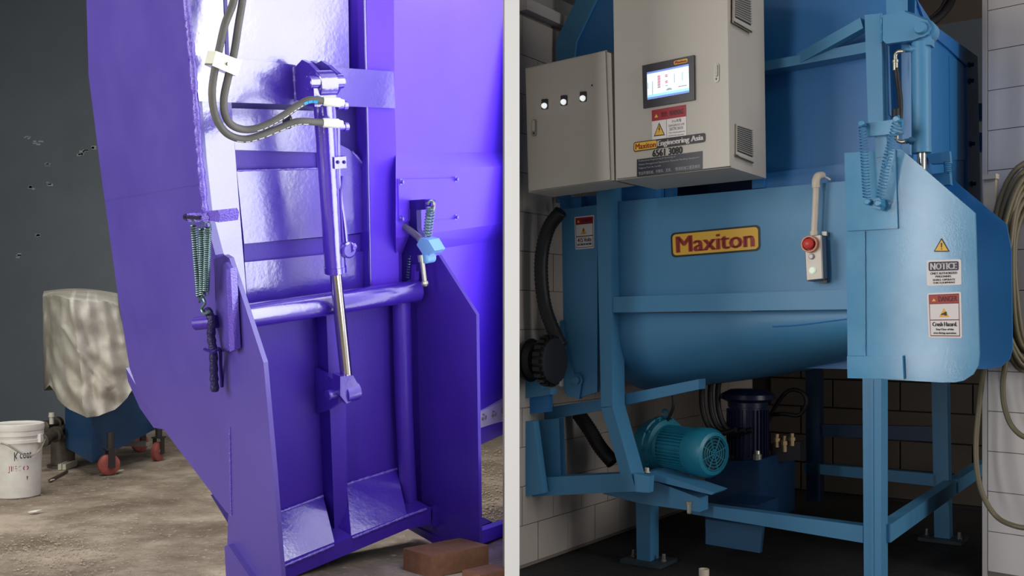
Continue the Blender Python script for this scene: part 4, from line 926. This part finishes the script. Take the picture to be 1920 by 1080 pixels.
tube('conduit_pipe', [on(x, y, RP(-.36)) for x, y in ((1526, 442), (1527, 420), (1529, 380), (1530, 345))], .0135, M_PVC, cn, seg=16, k=2)
tube('conduit_elbow', [on(x, y, RP(q)) for x, y, q in ((1530, 352, -.36), (1530, 338, -.36), (1534, 330, -.345), (1541, 329, -.30))], .0175, M_PVC, cn, seg=16, k=4)
lathe('conduit_gland', on(1526, 442, RP(-.36)), Z, [(0, .017), (.02, .017)], M_PVC, cn, 14)
tube('wire', [on(x, y, RP(-.31)) for x, y in ((1541, 330), (1550, 333), (1557, 337))], .004, M_WHITE, cn, seg=6)
# ================================================================== motors and hydraulics under the machine
gm = root('gear_motor', on(1240, 895, RP(.06)), 'teal gear motor with finned housing and fan cover under blue trough', 'motor')
AXm = (U * 0.94 - Vv * .34).normalized(); mc = on(1252, 838, RP(.06)); me_ = mc
lathe('gearbox', mc - AXm * .16, AXm, [(0, .10), (.02, .125), (.07, .135), (.072, .150), (.10, .150), (.102, .160), (.128, .160), (.130, .150), (.16, .145), (.165, .12), (.18, .112)], M_TEAL, gm, 40)
for k in range(10):
    a = 2 * math.pi * k / 10; x, y, z = frame_of(AXm)
    bolt('flange_bolt', mc - AXm * .03 + (x * math.cos(a) + y * math.sin(a)) * .148, AXm, .009, .016, M_TEAL, gm)
fb = mc + AXm * .02; FL = .20
lathe('motor_core', fb, AXm, [(0, .102), (FL, .102)], M_TEAL, gm, 32)
bm = bmesh.new(); x, y, z = frame_of(AXm)
for k in range(40):
    a = 2 * math.pi * k / 40; d = x * math.cos(a) + y * math.sin(a); t = AXm.cross(d)
    box_bm(fb + AXm * FL / 2 + d * .106, (AXm, t, d), (FL / 2, .0028, .012), bm)
tag(from_bm('cooling_fins', bm, M_TEAL, gm))
fc = fb + AXm * FL
lathe('fan_cover', fc, AXm, [(-.012, .122), (.0, .126), (.085, .126), (.112, .108), (.118, .090), (.112, .088), (.09, .088)], M_TEAL, gm, 40)
gc = fc + AXm * .114
lathe('fan_back', gc - AXm * .016, AXm, [(0, .086), (.002, .086)], mat('dark_teal_fan', '0d3846', .5), gm, 30)
bm = bmesh.new()
for rr in (.02, .036, .052, .068, .084): tube_bm([gc + (x * math.cos(2 * math.pi * k / 28) + y * math.sin(2 * math.pi * k / 28)) * rr for k in range(28)], .0024, 5, bm, closed=True)
for k in range(8):
    a = math.pi / 4 * k + .3; d = x * math.cos(a) + y * math.sin(a); tube_bm([gc + d * .004, gc + d * .088], .003, 5, bm)
from_bm('fan_grille', bm, M_TEAL, gm)
tube('lifting_eye', [mc + Z * .155 + AXm * (-.02 + .022 * math.cos(t)) + Z * (.02 + .022 * math.sin(t)) for t in [i * math.pi / 6 for i in range(13)]], .006, M_TEAL, gm, seg=8, k=1)
box('motor_foot', mc + AXm * .02 - Z * .155, (AXm, Vv, Z), (.10, .10, .012), M_TEAL, gm, .003)
tm = on(1262, 775, RP(.05)); tube('power_cable', [tm + Z * .10, tm + Z * .03, mc + Z * .14], .008, M_BLK, gm, seg=8)
# drive hub and chain at the tiled wall
dh = root('drive_hub', on(1015, 720, RP(-.58)), 'black drive hub and chain coupling at left end of blue trough', 'drive hub')
hc_ = on(1018, 676, RP(-.50))
lathe('hub_drum', hc_ - U * .10, U, [(0, .085), (.004, .105), (.03, .112), (.032, .095), (.06, .08), (.07, .055), (.14, .055)], M_BLK, dh, 32)
lathe('coupling_disc', hc_ + U * .055, U, [(0, .10), (.004, .115), (.022, .115), (.026, .10)], M_DARK, dh, 32)
x, y, z = frame_of(U); bm = bmesh.new()
for k in range(22):
    a = 2 * math.pi * k / 22; d = x * math.cos(a) + y * math.sin(a)
    box_bm(hc_ + U * .04 + d * .122, (U, U.cross(d), d), (.020, .011, .010), bm)
from_bm('drive_chain', bm, mat('oily_chain', '2b2826', .35, .6), dh)
# corrugated conduit hoses
def corr(name, P, rpx, lab, D):
    sp = smooth_path(P, 14); r = rpx * D / FPX
    o = from_bm(name, tube_bm(sp, [r * (1.0 + .05 * (1 if i % 2 else -1)) for i in range(len(sp))], 14), M_BLK, None, smooth=70)
    tag(o, lab, 'hose'); return o
corr('corrugated_hose', [on(x, y, RP(-.42)) for x, y in ((1052, 396), (1030, 425), (1017, 470), (1015, 520), (1022, 575), (1038, 620), (1052, 650))], 13, 'thick black corrugated hose curving past tiles beside the small cabinet', 5.2)
corr('corrugated_hose', [on(x, y, RP(.0)) for x, y in ((1084, 775), (1105, 805), (1125, 838), (1150, 868))], 14, 'thick black hose slanting behind the lower blue stand frame', 5.4)
# hydraulic power unit
hu = root('hydraulic_power_unit', UVZ(0.45, .80, 0), 'dark navy hydraulic power unit with upright motor in shade under blue compactor', 'power unit')
HP = RP(.62)
pT = [on(1325, 872, HP), on(1512, 858, HP)]
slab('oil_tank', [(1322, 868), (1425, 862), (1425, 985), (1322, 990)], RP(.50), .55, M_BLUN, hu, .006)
tk = on(1400, 900, RP(.5))
slab('tank_foot', [(1323, 974), (1430, 988), (1425, 1037), (1323, 1020)], RP(.18), .03, mat('steel_blue_plate', '35648a', .45), hu, .003)
slab('tank_bracket', [(1340, 940), (1420, 948), (1420, 992), (1340, 982)], RP(.22), .30, M_BLUN, hu, .003)
mo = on(1402, 862, RP(.68)); hgt = .30
lathe('motor_body', mo, Z, [(0, .12), (.012, .12), (.014, .105), (hgt, .105), (hgt + .002, .112), (hgt + .03, .112), (hgt + .05, .155), (hgt + .075, .15), (hgt + .10, .10), (hgt + .104, 0)], mat('dark_navy_motor', '1b2140', .3), hu, 32)
bm = bmesh.new()
for k in range(30):
    a = 2 * math.pi * k / 30; d = Vector((math.cos(a), math.sin(a), 0)); box_bm(mo + Z * (hgt / 2 + .01) + d * .109, (Vector((-d.y, d.x, 0)), d, Z), (.0025, .010, hgt / 2 - .02), bm)
from_bm('cooling_fins', bm, MATS['dark_navy_motor'], hu)
M_BRASS = mat('dull_brass', 'b59b78', .35, .8)
for px, py, h_ in ((1457, 826, .075), (1471, 832, .09), (1485, 824, .07)):
    p = on(px, py, RP(.75)); lathe('valve_fitting', p - Z * h_ / 2, Z, [(0, .014), (h_ * .4, .014), (h_ * .42, .020), (h_ * .7, .020), (h_ * .72, .012), (h_, .012)], M_BRASS, hu, 10)
lathe('filler_cap', on(1420, 862, RP(.52)), Z, [(0, .024), (.03, .024), (.032, .017), (.05, .015)], M_ZINC, hu, 14, 'chrome filler cap')
slab('valve_block', [(1445, 832), (1500, 828), (1500, 862), (1445, 866)], RP(.76), .08, M_DARK, hu)
tube('oil_hose', [on(x, y, RP(.9)) for x, y in ((1436, 800), (1455, 760), (1478, 733), (1503, 735), (1512, 755), (1498, 778), (1470, 776), (1440, 778))], .012, M_BLK, hu, seg=10)
for dx in (0, 16, 30):
    tube('oil_hose', [on(x + dx, y, RP(.45 + dx * .004)) for x, y in ((1322, 700), (1316, 730), (1318, 770), (1330, 800), (1352, 812), (1380, 806))], .016, M_BLK, hu, seg=10)
# ------------------------------------------------ garden hoses, pipe stub, cover on the pillar
def HPt(x, y, D): return at(x, y, D)
g1 = tube('pvc_hose', [HPt(x, y, d) for x, y, d in ((1852, 600, 5.0), (1844, 690, 4.97), (1836, 760, 4.9), (1830, 830, 4.88), (1833, 890, 4.86), (1846, 935, 4.84), (1868, 968, 4.8), (1896, 984, 4.72), (1930, 988, 4.66), (1962, 960, 4.62), (1982, 880, 4.6), (1986, 720, 4.6), (1972, 620, 4.64))], .0125, M_OLIVE, None, seg=12)
tag(g1, 'olive plastic hose hanging in a long loop in front of the tiled pillar', 'hose')
g2 = tube('pvc_hose', [HPt(x, y, d) for x, y, d in ((1892, 640, 4.86), (1884, 690, 4.86), (1880, 725, 4.86), (1884, 765, 4.84), (1898, 800, 4.80), (1925, 820, 4.76), (1952, 800, 4.72), (1966, 730, 4.7), (1962, 640, 4.7))], .0125, M_OLIVE, None, seg=12)
tag(g2, 'shorter olive plastic hose loop below the coil on the tiled pillar', 'hose')
bm = bmesh.new()
for k in range(7):
    cx, cy, rx, ry, D = 1928 + k * 1.2, 500 + k * 3, 66 - k * 5.5, 196 - k * 10, 4.87 - .012 * (k % 3)
    P = [at(cx + rx * math.cos(t) + 3 * math.sin(3 * t + k), cy + ry * math.sin(t), D + .02 * math.sin(2 * t + k)) for t in [2 * math.pi * i / 40 for i in range(40)]]
    tube_bm(P, .0135, 10, bm, closed=True)
tag(from_bm('hose_coil', bm, M_OLIVE, None, smooth=50), 'coil of olive plastic hose hanging on the tiled pillar', 'hose')
cvx = box('cable_box', at(1858, 366, 4.93), PAX, (.028, .02, .10), M_PVC, None, .004); tag(cvx, 'cream plastic cable cover on edge of the tiled pillar', 'cable cover')
box('cover_cap', at(1858, 332, 4.92), PAX, (.031, .024, .012), M_PVC, cvx, .003)
hk = tube('black_hose', [at(x, y, D) for x, y, D in ((1738, 44, 5.0), (1752, 38, 5.05), (1768, 24, 5.1), (1782, 4, 5.15), (1794, -30, 5.2))], .022, M_BLK, None, seg=14)
tag(hk, 'black hose arching up behind the blue hopper top', 'hose')
tube('rubber_highlight_seam', [at(x, y, D) for x, y, D in ((1738, 36, 4.99), (1750, 28, 5.04), (1764, 14, 5.09), (1774, -6, 5.14))], .006, M_BLK, hk, seg=8)
ps = Vector((at(1320, 1070, 4.98).x, 4.98, 0)); pv = root('pipe_stub', ps, 'cream plastic pipe stub rising from dark floor', 'pipe')
lathe('pipe_wall', ps, Z, [(0, .022), (.075, .022), (.075, .017), (.02, .017)], M_PVC, pv, 20); lathe('pipe_collar', ps + Z * .045, Z, [(0, .0255), (.032, .0255), (.032, .0215), (0, .0215)], M_PVC, pv, 20)
